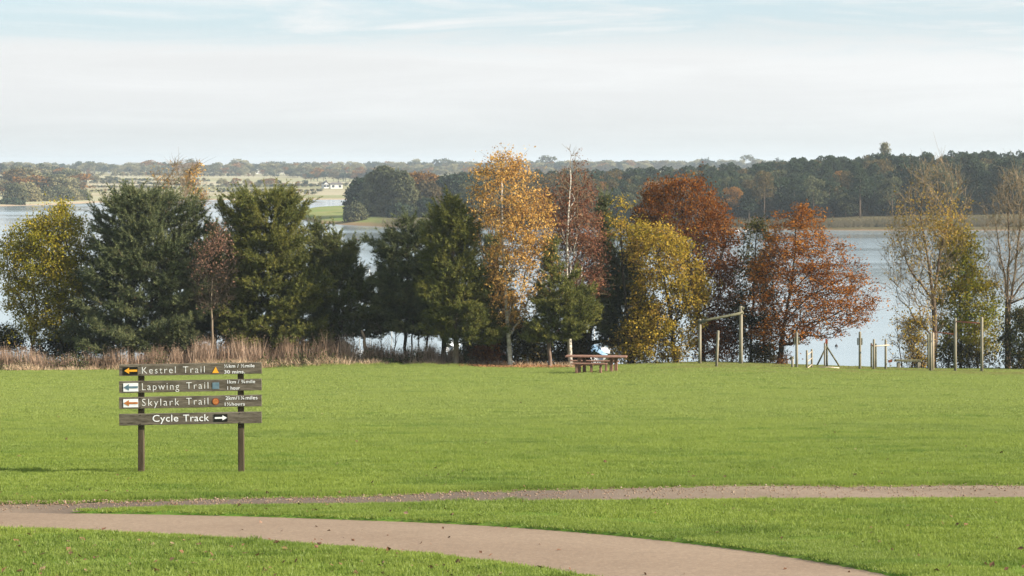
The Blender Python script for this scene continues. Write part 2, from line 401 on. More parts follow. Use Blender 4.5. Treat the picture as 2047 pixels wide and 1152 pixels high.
def blades(n, size, h0, h1, wd, seed, circ=False):
    r = np.random.RandomState(seed); x = r.uniform(-.5, .5, n) * size; y = r.uniform(-.5, .5, n) * size
    if circ: x = r.randn(n) * size * .3; y = r.randn(n) * size * .3
    cl = r.uniform(-.5, .5, (int(n / 25) + 1, 2)) * size; k = r.randint(0, len(cl), n); q = r.rand(n) < .55
    x = np.where(q & (not circ), cl[k, 0] + r.randn(n) * .02, x); y = np.where(q & (not circ), cl[k, 1] + r.randn(n) * .02, y)
    h = r.uniform(h0, h1, n); a = r.uniform(0, 2 * np.pi, n); ln = r.uniform(.2, .9, n) * h; la = r.uniform(0, 2 * np.pi, n)
    B = np.c_[x, y, np.zeros(n)]; wv = np.c_[np.cos(a), np.sin(a), np.zeros(n)] * wd
    tip = B + np.c_[np.cos(la) * ln, np.sin(la) * ln, h]; B[:, 2] -= .01
    V = np.stack([B - wv, B + wv, tip], 1).reshape(-1, 3)
    return mesh_np('blades', V, [np.arange(3 * n).reshape(-1, 3)], M['grass'])
protos = [blades(5200, 1.0, .012, .03, .0036, s) for s in (1, 2, 3)] + [blades(130, .16, .012, .028, .0036, s, True) for s in (4, 5, 6)] + \
         [blades(4200, 1.0, .012, .026, .0055, s) for s in (7, 8)]
P, Sc, Id = [], [], []
def field(y0, y1, step, zs, ids, margin, sc):
    ys = np.arange(y0, y1, step)
    for y in ys:
        hw = .2127 * y + margin; xs = np.arange(-hw, hw, step); n = len(xs)
        xx = xs + rng.uniform(-.18, .18, n) * step; yy = y + rng.uniform(-.18, .18, n) * step
        sd = path_sd(xx, yy) if y < 32 else np.full(n, 9.)
        k = sd > .62 * sc
        P.append(np.c_[xx[k], yy[k], gz(xx[k], yy[k])]); m = k.sum()
        zz = zs * rng.uniform(.8, 1.25, m); Sc.append(np.c_[np.full(m, sc), np.full(m, sc), zz]); Id.append(rng.choice(ids, m))
field(14, 46, .68, 1.0, [0, 1, 2], 2.5, 1.0)
field(46, 70, .9, 1.05, [6, 7], 3, 1.15)
field(70, 105.4, 1.15, 1.1, [6, 7], 4, 1.5)
# small tufts fill the margins along both paths
ty = np.arange(14, 31, .085); TX, TY = np.meshgrid(np.arange(-9.5, 9.5, .085), ty); TX = TX.ravel() + rng.uniform(-.04, .04, TX.size); TY = TY.ravel() + rng.uniform(-.04, .04, TY.size)
k = np.abs(TX) < .2127 * TY + 2.5; TX, TY = TX[k], TY[k]; sd = path_sd(TX, TY); k = (sd > .0) & (sd < .72)
TX, TY, sd = TX[k], TY[k], sd[k]; m = len(TX); s = rng.uniform(.8, 1.3, m) * (1 - .25 * (sd < .05))
P.append(np.c_[TX, TY, gz(TX, TY)]); Sc.append(np.c_[s, s, s * np.where(TY > np.interp(TX, gra_top[:, 0], gra_top[:, 1]), 1.75, np.where(sd < .12, .7, 1.0))]); Id.append(rng.choice([3, 4, 5], m))
# stray tufts creeping over the gravel's worn edges
L = gra_top[np.abs(gra_top[:, 0]) < 9]; q = L[rng.randint(0, len(L), 900)] + np.c_[rng.uniform(-.1, .1, 900), -np.abs(rng.randn(900)) * .12]
lf = 0; P.append(np.c_[q, plane(q[:, 1]) - .012]); s = rng.uniform(.3, .8, 900); Sc.append(np.c_[s, s, s]); Id.append(rng.choice([3, 4, 5], 900))
# longer unmown tufts round the sign's feet
for u, v in ((281, 949), (480, 956)):
    cx, cy = ray_plane(u, v); n = 320; q = np.c_[cx + rng.randn(n) * .42, cy + .12 + rng.randn(n) * .2]
    P.append(np.c_[q, gz(q[:, 0], q[:, 1])]); s = rng.uniform(.9, 1.3, n); Sc.append(np.c_[s, s, s * rng.uniform(1.3, 2.4, n)]); Id.append(rng.choice([3, 4, 5], n))
# rough grass edge along the reeds and beyond the crest
n = 9000; q = np.c_[rng.uniform(-26, 26, n), rng.uniform(102.5, 107.5, n)]; u = 1023.5 + F * q[:, 0] / q[:, 1]
k = (q[:, 1] < 104.5) | (u < 900); q = q[k]; n = len(q)
P.append(np.c_[q, gz(q[:, 0], q[:, 1])]); s = rng.uniform(1.5, 2.6, n); zs = s * rng.uniform(.7, 1.5, n) * np.where(q[:, 0] < -2, 2.2, 1.0); Sc.append(np.c_[s, s, zs]); Id.append(rng.choice([3, 4, 5], n))
P = np.vstack(P); Rt = np.c_[np.zeros((len(P), 2)), rng.uniform(0, 6.28, len(P))]
scatter('grass', P, Rt, np.vstack(Sc), np.concatenate(Id), protos)

# pebbles on the gravel, fallen leaves
def pebble_mesh():
    mb = MB(); r = np.random.RandomState(5)
    for i in range(7000):
        t = r.rand(); k = t * (len(gra_top) - 1.01); k0 = int(k); a = gra_top[k0] * (1 - k + k0) + gra_top[k0 + 1] * (k - k0)
        if abs(a[0]) > 8: continue
        bq = gra_bot[np.argmin(abs(gra_bot[:, 0] - a[0]))] + [r.uniform(-.15, .15), 0]; f_ = min(abs(r.randn()) * .5, r.rand() + .3)
        if f_ > 1: continue
        p = a + (bq - a) * f_; s = r.uniform(.004, .012) * (1.5 if r.rand() < .1 else 1)
        V = r.uniform(.7, 1.2, (6, 1)) * s * np.array([(1, 0, 0), (-1, 0, 0), (0, 1, 0), (0, -1, 0), (0, 0, .7), (0, 0, -.7)])
        V = V + np.array([p[0], p[1], plane(p[1]) - .005 + s * .3])
        mb.add(V, [(0, 2, 4), (2, 1, 4), (1, 3, 4), (3, 0, 4), (2, 0, 5), (1, 2, 5), (3, 1, 5), (0, 3, 5)])
    return mb.mesh('gravel_stones', M['stone'])
tag(link('gravel_stones', pebble_mesh()), kind='stuff')
M['litter'] = leaf_mat('fallen_leaf', [srgb(55, 42, 34), srgb(98, 74, 60), srgb(128, 94, 74), srgb(160, 138, 122)], .1)
def quads(C, size, r, flat=0.0, aspect=.62):
    """leaf-shaped quads at C"""
    n = len(C); nrm = r.randn(n, 3); nrm[:, 2] += np.sign(nrm[:, 2]) * flat * 3; nrm /= np.linalg.norm(nrm, axis=1)[:, None]
    a = np.cross(nrm, r.randn(n, 3)); a /= np.linalg.norm(a, axis=1)[:, None]; b = np.cross(nrm, a)
    s = (size * r.uniform(.5, 1.35, n))[:, None]
    fold = nrm * s * .18
    V = np.stack([C - a * s, C + b * s * aspect + fold, C + a * s, C - b * s * aspect + fold], 1).reshape(-1, 3)
    return V, np.arange(4 * n).reshape(-1, 4)
pts = []
def litter(n, u0, u1, v0, v1, size, bias=1.0):
    u = rng.uniform(u0, u1, n); v = v0 + (v1 - v0) * rng.rand(n) ** bias
    xy = np.array([ray_plane(a, b) for a, b in zip(u, v)]); sd = path_sd(xy[:, 0], xy[:, 1])
    z = gz(xy[:, 0], xy[:, 1]) + np.where(sd > .03, rng.uniform(.02, .034, n), -.02 + .012 * (xy[:, 1] > 24.2))
    return np.c_[xy, z], np.full(n, size) if np.isscalar(size) else size
lp, ls = [], []
for a in ((130, -100, 2150, 780, 960, .034), (260, -100, 2150, 950, 1152, .027), (420, -100, 1000, 1050, 1240, .024), (170, -60, 700, 985, 1014, .022), (110, 1900, 600, 972, 1003, .018), (25, -50, 1500, 1040, 1130, .017)):
    p, s = litter(a[0], *a[1:5], a[5]); lp.append(p); ls.append(s)
lp = np.vstack(lp); ls = np.concatenate(ls); sd = path_sd(lp[:, 0], lp[:, 1]); k = (sd > 0) | (rng.rand(len(lp)) < .3) | ((sd < 0) & (lp[:, 1] > 24.2) & (lp[:, 0] < 1)); lp = lp[k]; ls = np.where(sd > 0, ls, ls * .75)[k]; V, Fq = quads(lp, ls, rng, .35, .7)
tag(link('fallen_leaves', mesh_np('fallen_leaves', V, [Fq], M['litter'])), kind='stuff')

# ------------------------------------------------------------------ water
def mat_water():
    m, nt = new_mat('lake_water')
    p = N(nt, 'ShaderNodeBsdfPrincipled'); p.inputs[0].default_value = (.25, .30, .33, 1); p.inputs['Roughness'].default_value = .10; nt.links.new(mapr(nt, noise(nt, .02, 4, .6, stretch=(.3, 1, 1)), .4, .62, .08, .17), p.inputs['Roughness']); p.inputs['IOR'].default_value = 1.333
    a = noise(nt, .9, 3, .6, stretch=(.6, 1, 1)); b = noise(nt, .05, 3, .5, stretch=(.25, 1, 1)); c = noise(nt, 3.0, 2, .6)
    h = mth(nt, 'ADD', mth(nt, 'MULTIPLY', a, .007), mth(nt, 'MULTIPLY', c, .002)); h = mth(nt, 'MULTIPLY', h, mapr(nt, b, .35, .65, .6, 1.25))
    bu = N(nt, 'ShaderNodeBump'); bu.inputs['Strength'].default_value = 1.0; bu.inputs['Distance'].default_value = 1.0
    nt.links.new(h, bu.inputs['Height']); nt.links.new(bu.outputs[0], p.inputs['Normal']); out(nt, p.outputs[0]); return m
M['water'] = mat_water()
tag(link('lake_water', grid_mesh('lake_water', np.linspace(-2200, 2200, 45), np.linspace(104, 3000, 30), lambda x, y: np.zeros_like(x), M['water'])), kind='structure')

# ------------------------------------------------------------------ far land
def mat_fields():
    m, nt = new_mat('fields')
    t = N(nt, 'ShaderNodeTexCoord'); mp = N(nt, 'ShaderNodeMapping'); mp.inputs['Scale'].default_value = (.0045, .0042, 1); mp.inputs['Rotation'].default_value = (0, 0, .2)
    nt.links.new(t.outputs['Object'], mp.inputs[0]); v = N(nt, 'ShaderNodeTexVoronoi'); v.inputs['Scale'].default_value = 1.0; v.inputs['Randomness'].default_value = .8
    nt.links.new(mp.outputs[0], v.inputs[0]); sp = N(nt, 'ShaderNodeSeparateColor'); nt.links.new(v.outputs['Color'], sp.inputs[0])
    c = ramp(nt, sp.outputs[0], [(.30, .26, .16), (.23, .24, .12), (.42, .38, .28), (.26, .26, .13), (.37, .32, .22)], [0, .25, .5, .7, 1])
    c = mixc(nt, mapr(nt, noise(nt, .03, 5, .6), .3, .7, 0, .5), c, (.20, .18, .09))
    s = N(nt, 'ShaderNodeSeparateXYZ'); nt.links.new(t.outputs['Object'], s.inputs[0])
    zz = mth(nt, 'ADD', s.outputs[2], mth(nt, 'MULTIPLY', noise(nt, .05, 4), .3))
    c = mixc(nt, mapr(nt, zz, .35, .6), (.36, .27, .18), c)
    d = N(nt, 'ShaderNodeBsdfDiffuse'); nt.links.new(c, d.inputs[0]); out(nt, d.outputs[0]); return m
def mat_spit():
    m, nt = new_mat('peninsula_grass')
    t = N(nt, 'ShaderNodeTexCoord'); s = N(nt, 'ShaderNodeSeparateXYZ'); nt.links.new(t.outputs['Object'], s.inputs[0])
    zz = mth(nt, 'ADD', s.outputs[2], mth(nt, 'MULTIPLY', noise(nt, .15, 4), .35))
    g = mixc(nt, mapr(nt, noise(nt, .12, 5), .35, .65), (.14, .19, .055), (.22, .21, .09))
    g = mixc(nt, mapr(nt, zz, .55, .95), (.22, .16, .085), g); g = mixc(nt, mapr(nt, s.outputs[0], -34, -24), g, (.10, .085, .045)); c = mixc(nt, mapr(nt, zz, .18, .4), (.20, .125, .075), g)
    d = N(nt, 'ShaderNodeBsdfDiffuse'); nt.links.new(c, d.inputs[0]); out(nt, d.outputs[0]); return m
M['fields'] = mat_fields(); M['spit'] = mat_spit()
def shoreY(v): return CAMZ * F / (np.asarray(v, float) - HOR)
FU = [-3000, -600, 0, 100, 180, 300, 400, 700, 2600, 5000]; FVs = [418, 416, 413.5, 411, 406, 404, 400.5, 399.5, 396, 396]
PD = [0, 25, 120, 320, 620, 1200, 2000, 3500, 6000]; PZ = [-.4, .5, 1.1, 3.0, 6.2, 9.9, 12.0, 14.2, 15.0]
def far_z(x, y):
    u = 1023.5 + F * x / y; d = y - shoreY(np.interp(u, FU, FVs))
    return np.where(d < 0, -.5, np.interp(d, PD, PZ)) + np.where(d > 200, 1.2 * np.sin(x * .004 + 1) * np.sin(y * .0035), 0) * np.clip((d - 200) / 800, 0, 1.5)
us = np.linspace(-1500, 3600, 170); ds = np.r_[0, 12, 25, 60, np.linspace(120, 2000, 40), np.linspace(2200, 5500, 14)]
V = []
for d in ds:
    Y = shoreY(np.interp(us, FU, FVs)) + d; x = (us - 1023.5) / F * Y; V.append(np.c_[x, Y, far_z(x, Y + 1e-3)])
V = np.vstack(V); nx = len(us); i = np.arange((len(ds) - 1) * nx).reshape(-1, nx)[:, :-1].ravel()
tag(link('hills', mesh_np('hills', V, [np.c_[i, i + 1, i + nx + 1, i + nx]], M['fields'], smooth=True)), kind='structure')
SU = [596, 604, 640, 760, 860, 960, 1100, 1300, 1500, 1700, 2100, 3400]; SF = [431, 439, 448, 453.5, 456, 453, 453, 456, 459, 461, 461, 461]; SB = [429, 424, 419, 414, 409, 405, 401, 399, 398, 397, 397, 397]
def spit_z(x, y):
    u = 1023.5 + F * x / y; f = shoreY(np.interp(u, SU, SF)); b = shoreY(np.interp(u, SU, SB)); d = np.minimum(y - f, b - y)
    hi = np.interp(u, [596, 700, 900, 1500, 2047, 3400], [1.3, 1.5, 1.6, 2.2, 3.6, 4])
    return np.where(d < 0, -.3, np.minimum(d * .05, 1.0) * hi - .15)
us = np.r_[np.linspace(596, 760, 40), np.linspace(765, 3400, 160)]; ts = np.r_[0, .01, .03, .06, .1, .16, np.linspace(.22, .8, 12), .88, .93, .97, 1]
V = []
for t in ts:
    f = shoreY(np.interp(us, SU, SF)); b = shoreY(np.interp(us, SU, SB)); Y = f + (b - f) * t; x = (us - 1023.5) / F * Y
    V.append(np.c_[x, Y, spit_z(x, Y + (1e-3 if t < .5 else -1e-3))])
V = np.vstack(V); nx = len(us); i = np.arange((len(ts) - 1) * nx).reshape(-1, nx)[:, :-1].ravel()
tag(link('peninsula', mesh_np('peninsula', V, [np.c_[i, i + 1, i + nx + 1, i + nx]], M['spit'], smooth=True)), kind='structure')

# ------------------------------------------------------------------ foliage colours
LM = {
 'pine': leaf_mat('pine_needles', [(0.0525, 0.06875, 0.0285), (0.09, 0.1063, 0.0399), (0.1425, 0.15, 0.057), (0.24, 0.2125, 0.076)], .2, 1.1, .4),
 'pineblue': leaf_mat('pine_needles_blue', [(.050, .066, .036), (.085, .102, .05), (.14, .155, .072), (.23, .225, .10)], .2, 1.1, .4),
 'pineolive': leaf_mat('pine_needles_olive', [(0.0588, 0.0725, 0.022), (0.105, 0.115, 0.034), (0.168, 0.1688, 0.045), (0.28, 0.2375, 0.06)], .2, 1.1, .4),
 'olive': leaf_mat('willow_leaves', [(0.116, 0.119, 0.0165), (0.2175, 0.203, 0.022), (0.3335, 0.266, 0.0308), (0.435, 0.308, 0.044)], .4, .8, .35),
 'gold': leaf_mat('birch_leaves_gold', [(.27, .13, .045), (.46, .25, .075), (.62, .38, .11), (.68, .47, .16)], .4, .9, .3),
 'pinkbrown': leaf_mat('birch_leaves_russet', [(0.091, 0.0405, 0.0286), (0.169, 0.07425, 0.0455), (0.26, 0.1215, 0.0715), (0.351, 0.1755, 0.091)], .35, .9, .3),
 'yellowgreen': leaf_mat('maple_leaves', [(.14, .13, .02), (.28, .21, .03), (.45, .31, .05), (.54, .31, .08)], .4, .8, .4),
 'redbrown': leaf_mat('beech_leaves_dark', [(0.091, 0.0297, 0.0096), (0.156, 0.0513, 0.0132), (0.234, 0.0891, 0.0216), (0.325, 0.1485, 0.036)], .35, .9, .35),
 'copper': leaf_mat('beech_leaves_copper', [(.15, .047, .012), (.26, .09, .018), (.36, .145, .028), (.45, .22, .055)], .4, 1.0, .35),
 'dark': leaf_mat('alder_leaves', [(0.0234, 0.03, 0.0132), (0.0455, 0.054, 0.0198), (0.078, 0.072, 0.0264), (0.13, 0.084, 0.033)], .25, .9, .4),
 'lime': leaf_mat('field_maple_leaves', [(.11, .15, .016), (.22, .22, .026), (.36, .28, .035), (.42, .27, .045)], .42, .6, .5),
 'sparse': leaf_mat('ash_leaves', [(0.1725, 0.138, 0.033), (0.3105, 0.2185, 0.0495), (0.414, 0.2875, 0.066), (0.345, 0.161, 0.055)], .4, .8, .35),
 'pinkred': leaf_mat('cherry_leaves', [(.16, .085, .06), (.26, .14, .10), (.34, .19, .14), (.22, .14, .07)], .35, .9, .3),
 'orange_far': leaf_mat('orange_leaves_far', [(.12, .07, .02), (.24, .12, .03), (.32, .16, .04)], .3, .15, .5),
 'willow_far': leaf_mat('willow_leaves_far', [(.05, .06, .035), (.085, .095, .05), (.13, .13, .065), (.17, .15, .07)], .3, .12, .5),
 'brown_far': leaf_mat('brown_leaves_far', [(.06, .05, .025), (.11, .085, .035), (.15, .10, .045)], .3, .12, .5),
 'green_far': leaf_mat('dark_leaves_far', [(.022, .036, .024), (.038, .056, .034), (.08, .092, .042)], .2, .12, .5),
 'pale_far': leaf_mat('pale_leaves_far', [(.15, .145, .08), (.24, .22, .115), (.33, .27, .13)], .3, .1, .5),
}
BARK = {
 'dark': solid_mat('dark_bark', [(.022, .017, .012), (.05, .04, .028), (.075, .062, .045)], 9, (1, 1, .25), .9, .5),
 'grey': solid_mat('grey_bark', [(.10, .075, .05), (.17, .13, .09), (.22, .18, .13)], 8, (1, 1, .3), .9, .5),
 'pink': solid_mat('pine_bark', [(.09, .06, .045), (.16, .11, .085), (.22, .17, .13)], 8, (1, 1, .3), .9, .5),
 'birch': solid_mat('birch_bark', [(.06, .05, .04), (.38, .34, .28), (.55, .50, .43), (.62, .57, .5)], 5, (1, 1, 2.5), .7, .2, pos=[.3, .42, .55, .7]),
 'birchgrey': solid_mat('birch_bark_grey', [(.07, .06, .05), (.26, .23, .19), (.38, .35, .30)], 5, (1, 1, 2.5), .7, .2, pos=[.3, .45, .6]),
 'twig': solid_mat('twig_bark', [(.09, .06, .04), (.15, .11, .075)], 4, None, .9),
 'twigdark': solid_mat('twig_bark_dark', [(.035, .025, .018), (.06, .045, .03)], 4, None, .9),
 'twigpale': solid_mat('twig_bark_pale', [(.16, .12, .075), (.25, .19, .12)], 4, None, .9),
}

# ------------------------------------------------------------------ trees
def grow(stems, pts, bf=.35, up=.8):
    """joins the points to the stems as branches: nearest in length and in path from the root"""
    P = []; par = []; pl = []
    for st in stems:
        base = len(P); jn = -1; off = 0.0
        if base and st.get('join'):
            d = [np.linalg.norm(np.array(st['p'][0]) - q) for q in P]; jn = int(np.argmin(d)); off = pl[jn]
        for i, p in enumerate(st['p']):
            p = np.array(p, float)
            if i == 0:
                if jn >= 0: P.append(p); par.append(jn); pl.append(off + np.linalg.norm(p - P[jn])); continue
                P.append(p); par.append(-1); pl.append(0.0)
            else: P.append(p); pl.append(pl[-1] + np.linalg.norm(p - P[-2])); par.append(len(P) - 2)
    ns = len(P); n = len(pts); pts = np.asarray(pts, float)
    def cost(q, plq):
        d = pts - q; L = np.linalg.norm(d, axis=1) + 1e-6
        return L * (1 + up * np.maximum(0, -d[:, 2] / L + .1)) ** 1.0 + bf * plq, L
    best = np.full(n, 1e9); bp = np.zeros(n, int); bl = np.zeros(n)
    for j in range(ns):
        if j in (0,) and ns > 3: continue
        c, L = cost(P[j], pl[j]); c = c * 1.0; k = c < best; best[k] = c[k]; bp[k] = j; bl[k] = L[k]
    done = np.zeros(n, bool)
    for _ in range(n):
        i = int(np.argmin(np.where(done, 1e9, best))); done[i] = True
        P.append(pts[i]); par.append(int(bp[i])); pl.append(pl[bp[i]] + bl[i]); j = len(P) - 1
        c, L = cost(pts[i], pl[j]); k = (~done) & (c < best); best[k] = c[k]; bp[k] = j; bl[k] = L[k]
    return np.array(P), np.array(par), ns
def tubes(A, B, ra, rb, n):
    d = B - A; L = np.linalg.norm(d, axis=1)[:, None] + 1e-9; t = d / L
    ref = np.where(np.abs(t[:, 2:3]) < .9, np.array([[0, 0, 1.]]), np.array([[1., 0, 0]])); a = np.cross(t, ref); a /= np.linalg.norm(a, axis=1)[:, None]; b = np.cross(t, a)
    an = np.arange(n) * 2 * np.pi / n; ring = a[:, None] * np.cos(an)[None, :, None] + b[:, None] * np.sin(an)[None, :, None]
    V = np.concatenate([A[:, None] - t[:, None] * ra[:, None, None] * .3 + ring * ra[:, None, None], B[:, None] + ring * rb[:, None, None]], 1).reshape(-1, 3)
    k = np.arange(n); f = np.stack([k, (k + 1) % n, (k + 1) % n + n, k + n], 1)
    return V, (f[None] + (np.arange(len(A)) * 2 * n)[:, None, None]).reshape(-1, 4)
def bend(A, B, ra, rb, r, amt):
    """splits each segment once with a sideways kink so limbs are never ruler-straight"""
    Mid = (A + B) / 2 + r.randn(len(A), 3) * np.linalg.norm(B - A, axis=1)[:, None] * amt; rm = (ra + rb) / 2
    return np.vstack([A, Mid]), np.vstack([Mid, B]), np.r_[ra, rm], np.r_[rm, rb]
def sample_rows(rows, Y, n, r, depth=.85, holes=0, hr=.35, surf=0.0, cy=0.0):
    rows = np.array(rows, float); out_ = []
    vv = np.linspace(rows[0, 0], rows[-1, 0], 200); wd = np.interp(vv, rows[:, 0], rows[:, 2] - rows[:, 1]) + 1; cdf = np.cumsum(wd); cdf /= cdf[-1]
    m = n * 3; v = np.interp(r.rand(m), cdf, vv); l = np.interp(v, rows[:, 0], rows[:, 1]); rr = np.interp(v, rows[:, 0], rows[:, 2])
    ang = r.uniform(0, 2 * np.pi, m); rad = np.sqrt(r.rand(m)); rad = rad * (1 - surf) + surf * (1 - (1 - rad) * .35)
    c = (l + rr) / 2; h = (rr - l) / 2; k = Y / F
    x = (c + h * rad * np.cos(ang) - 1023.5) * k; y = Y + cy + h * k * depth * rad * np.sin(ang); z = CAMZ - (v - HOR) * k
    Q = np.c_[x, y, z]
    if holes:
        hr = min(hr, .16 * (Q[:, 2].max() - Q[:, 2].min())); H = Q[r.randint(0, m, holes)]; d = np.min(np.linalg.norm((Q[:, None] - H[None]) * np.array([1, .35, 1.25]), axis=2), axis=1); Q = Q[d > hr]
    return Q[:n]
def whorls(rows, Y, r, cy, gap=.27, depth=.8):
    """boughs in tiers: each bough is a row of points that sags, then rises to its tip, with side sprays"""
    rows = np.array(rows, float); k = Y / F; out_ = []; rows[:, 0] += np.linspace(14, 2, len(rows)); w_ = (rows[:, 2] - rows[:, 1]) * np.linspace(.09, -.02, len(rows)); rows[:, 1] += w_; rows[:, 2] -= w_; v = rows[0, 0] + 3
    while v < rows[-1, 0]:
        l = np.interp(v, rows[:, 0], rows[:, 1]); rr = np.interp(v, rows[:, 0], rows[:, 2]); top = (rows[0, 1] + rows[0, 2]) / 2
        t = (v - rows[0, 0]) / (rows[-1, 0] - rows[0, 0]); c = (l + rr) / 2 * min(1, t * 2.5) + top * (1 - min(1, t * 2.5)) if t < .4 else (l + rr) / 2
        nb = int(r.randint(5, 8)); a0 = r.uniform(0, 6.28)
        for b in range(nb):
            a = a0 + 2 * math.pi * b / nb + r.randn() * .25; side = (rr - c) if math.cos(a) > 0 else (c - l)
            wx = max(side, 3) * k; wy = max((rr - l) / 2, 3) * k * depth; L = math.hypot(wx * math.cos(a), wy * math.sin(a)) * r.uniform(.62, 1.1) * (1.12 if r.rand() < .15 else 1)
            dx, dy = wx * math.cos(a), wy * math.sin(a); q = math.hypot(dx, dy) + 1e-9; dx /= q; dy /= q; z0 = CAMZ - (v - HOR) * k + r.randn() * .08
            m = max(1, int(L / .24)); rise = (.42 - .38 * t)
            for j in range(m + 1):
                s_ = L * (.18 + .82 * j / max(m, 1)); f_ = s_ / max(L, .1); z_ = z0 - .16 * L * math.sin(f_ * 2.6) * (.3 + t) + rise * s_ * f_
                base = np.array([(c - 1023.5) * k + dx * s_, Y + cy + dy * s_, z_]); out_.append(base)
                if f_ > .35 and L > .5:
                    for sg in (-1, 1):
                        o_ = r.uniform(.12, .34) * (1.25 - .6 * f_) * min(L, 1.8); out_.append(base + np.array([-dy * sg * o_ + dx * .12, dx * sg * o_ + dy * .12, .05 + r.randn() * .05]))
        v += gap / k * r.uniform(.8, 1.25)
    return np.array(out_)
def needles(C, D, L, nn, nl, nw, r):
    """bottle-brush shoots: C base, D unit direction, L length, nn needles each"""
    n = len(C); t = r.rand(n, nn, 1) ** .8; base = C[:, None] + D[:, None] * t * L[:, None, None]
    rd = r.randn(n, nn, 3); rd -= D[:, None] * (rd * D[:, None]).sum(2, keepdims=True); rd /= np.linalg.norm(rd, axis=2, keepdims=True) + 1e-9
    nd = D[:, None] * (.55 + .5 * t) + rd * .8; nd /= np.linalg.norm(nd, axis=2, keepdims=True); wv = np.cross(nd, r.randn(n, nn, 3)); wv /= np.linalg.norm(wv, axis=2, keepdims=True) + 1e-9
    tip = base + nd * nl * r.uniform(.7, 1.2, (n, nn, 1))
    V = np.stack([base - wv * nw, base + wv * nw, tip], 2).reshape(-1, 3)
    return V, np.arange(n * nn * 3).reshape(-1, 3)
def tree(name, label, cat, Y, stems, rows, n, leaf, bark, R0=.09, leaves=9000, lsize=.05, spread=.17, seed=1, twig='twig', bf=.35, up=.8, depth=.8,
         holes=10, hr=.4, surf=.0, twigs=2, twl=.35, pine=False, shoots=8, group=None, base=None, flat=0.0, tipw=3.0, thick=.022, bkink=.06, leafrows=None, cy=0.0, twup=.25, pl=.14, pw=.013, nn=18):
    r = np.random.RandomState(seed)
    st = []
    if Y > 140: twl = .1
    for s in stems:
        join = s[0] == 'join'; s = s[1:] if join else s
        p = []
        for i, q in enumerate(s):
            x, y, z = world(q[0], q[1], Y); y += cy + (q[2] if len(q) > 2 else 0)
            if i == 0 and not join and base != 'keep': z = g1(x, y) - .05 if Y < 140 else z
            p.append((x, y, z))
        pp = [p[0]]
        for a, b in zip(p[:-1], p[1:]):
            a = np.array(a); b = np.array(b); m = max(1, int(np.linalg.norm(b - a) / (.35 if Y < 140 else 1.2)))
            for k in range(1, m + 1): pp.append(tuple(a + (b - a) * k / m + (r.randn(3) * .018 * (Y / 105) if k < m else 0)))
        st.append({'p': pp, 'join': join})
    root = st[0]['p'][0]
    pts = whorls(rows, Y, r, cy) if pine else sample_rows(rows, Y, n, r, depth, holes, hr * Y / 105, surf, cy)
    Pn, par, ns = grow(st, pts, bf, up)
    m = len(Pn); kids = np.zeros(m, int)
    for i in range(m):
        if par[i] >= 0: kids[par[i]] += 1
    # order by depth-first accumulation of tips
    wt = np.where(kids == 0, 1.0, 0.0); order = []
    depthn = np.zeros(m, int)
    for i in range(m):
        if par[i] >= 0 and par[i] < i: depthn[i] = depthn[par[i]] + 1
    for i in np.argsort(-depthn, kind='stable'):
        if par[i] >= 0: wt[par[i]] += wt[i]
    tot = max(wt[0], 1); k_ = Y / 105 if Y > 140 else 1
    rad = np.maximum(R0 * (wt / max(wt.max(), 1)) ** .5, .008 * k_)
    rn = rad.copy(); e = np.nonzero(par >= 0)[0]
    A = Pn[par[e]]; B = Pn[e]; ra = np.minimum(rad[par[e]], rad[e] * 1.35); rb = rad[e].copy(); stemk = e < ns
    ra[stemk] = rad[par[e[stemk]]]
    # flare at the root
    low = (A[:, 2] < root[2] + .3 * k_) & stemk; ra[low] *= 1.25
    o = thing(name, label, cat, root, 0, group); off = np.array(root)
    big = rb > thick * k_
    if (~big).any():
        q = bend(A[~big], B[~big], ra[~big], rb[~big], r, bkink)
    else: q = (np.zeros((0, 3)),) * 2 + (np.zeros(0),) * 2
    rootid = np.arange(m)
    for i in np.argsort(depthn, kind='stable'):
        if par[i] >= 0: rootid[i] = rootid[par[i]]
    for q_ in np.unique(rootid[e]):
        bq = big & (rootid[e] == q_)
        if bq.any(): V, Fq = tubes(A[bq] - off, B[bq] - off, ra[bq], rb[bq], 7); link('trunk', mesh_np('trunk', V, [Fq], BARK[bark], smooth=True), o)
    # twigs at tips
    tips = np.nonzero((kids == 0) & (np.arange(m) >= ns))[0]
    D = Pn - Pn[np.maximum(par, 0)]; D /= np.linalg.norm(D, axis=1)[:, None] + 1e-6
    TA, TB = [q[0]], [q[1]]; RA, RB = [q[2]], [q[3]]; lp = [Pn[ns:]]
    non = np.arange(ns, m)
    if twigs and len(non):
        src = np.r_[np.repeat(tips, twigs), r.choice(non, int(len(non) * twigs * .5)), r.choice(tips, int(len(tips) * .5))]; longk = np.r_[np.ones(len(src) - int(len(tips) * .5)), np.full(int(len(tips) * .5), 2.1 if Y < 140 else 1)][:, None]
        d = D[src] * .8 + r.randn(len(src), 3) * .45; d[:, 2] += twup; d /= np.linalg.norm(d, axis=1)[:, None]; ln = twl * k_ * r.uniform(.5, 1.3, len(src))[:, None] * longk
        a = Pn[src]; b = a + d * ln * .55; d2 = d + r.randn(len(src), 3) * .25; c = b + d2 * ln * .45
        TA += [a, b]; TB += [b, c]; RA += [np.full(len(src), .0075 * k_), np.full(len(src), .0055 * k_)]; RB += [np.full(len(src), .0055 * k_), np.full(len(src), .003 * k_)]; lp += [b, c]
    TA = np.vstack(TA); TB = np.vstack(TB); RA = np.concatenate(RA); RB = np.concatenate(RB)
    if len(TA):
        V, Fq = tubes(TA - off, TB - off, RA, RB, 3); link('branches', mesh_np('branches', V, [Fq], BARK[twig]), o)
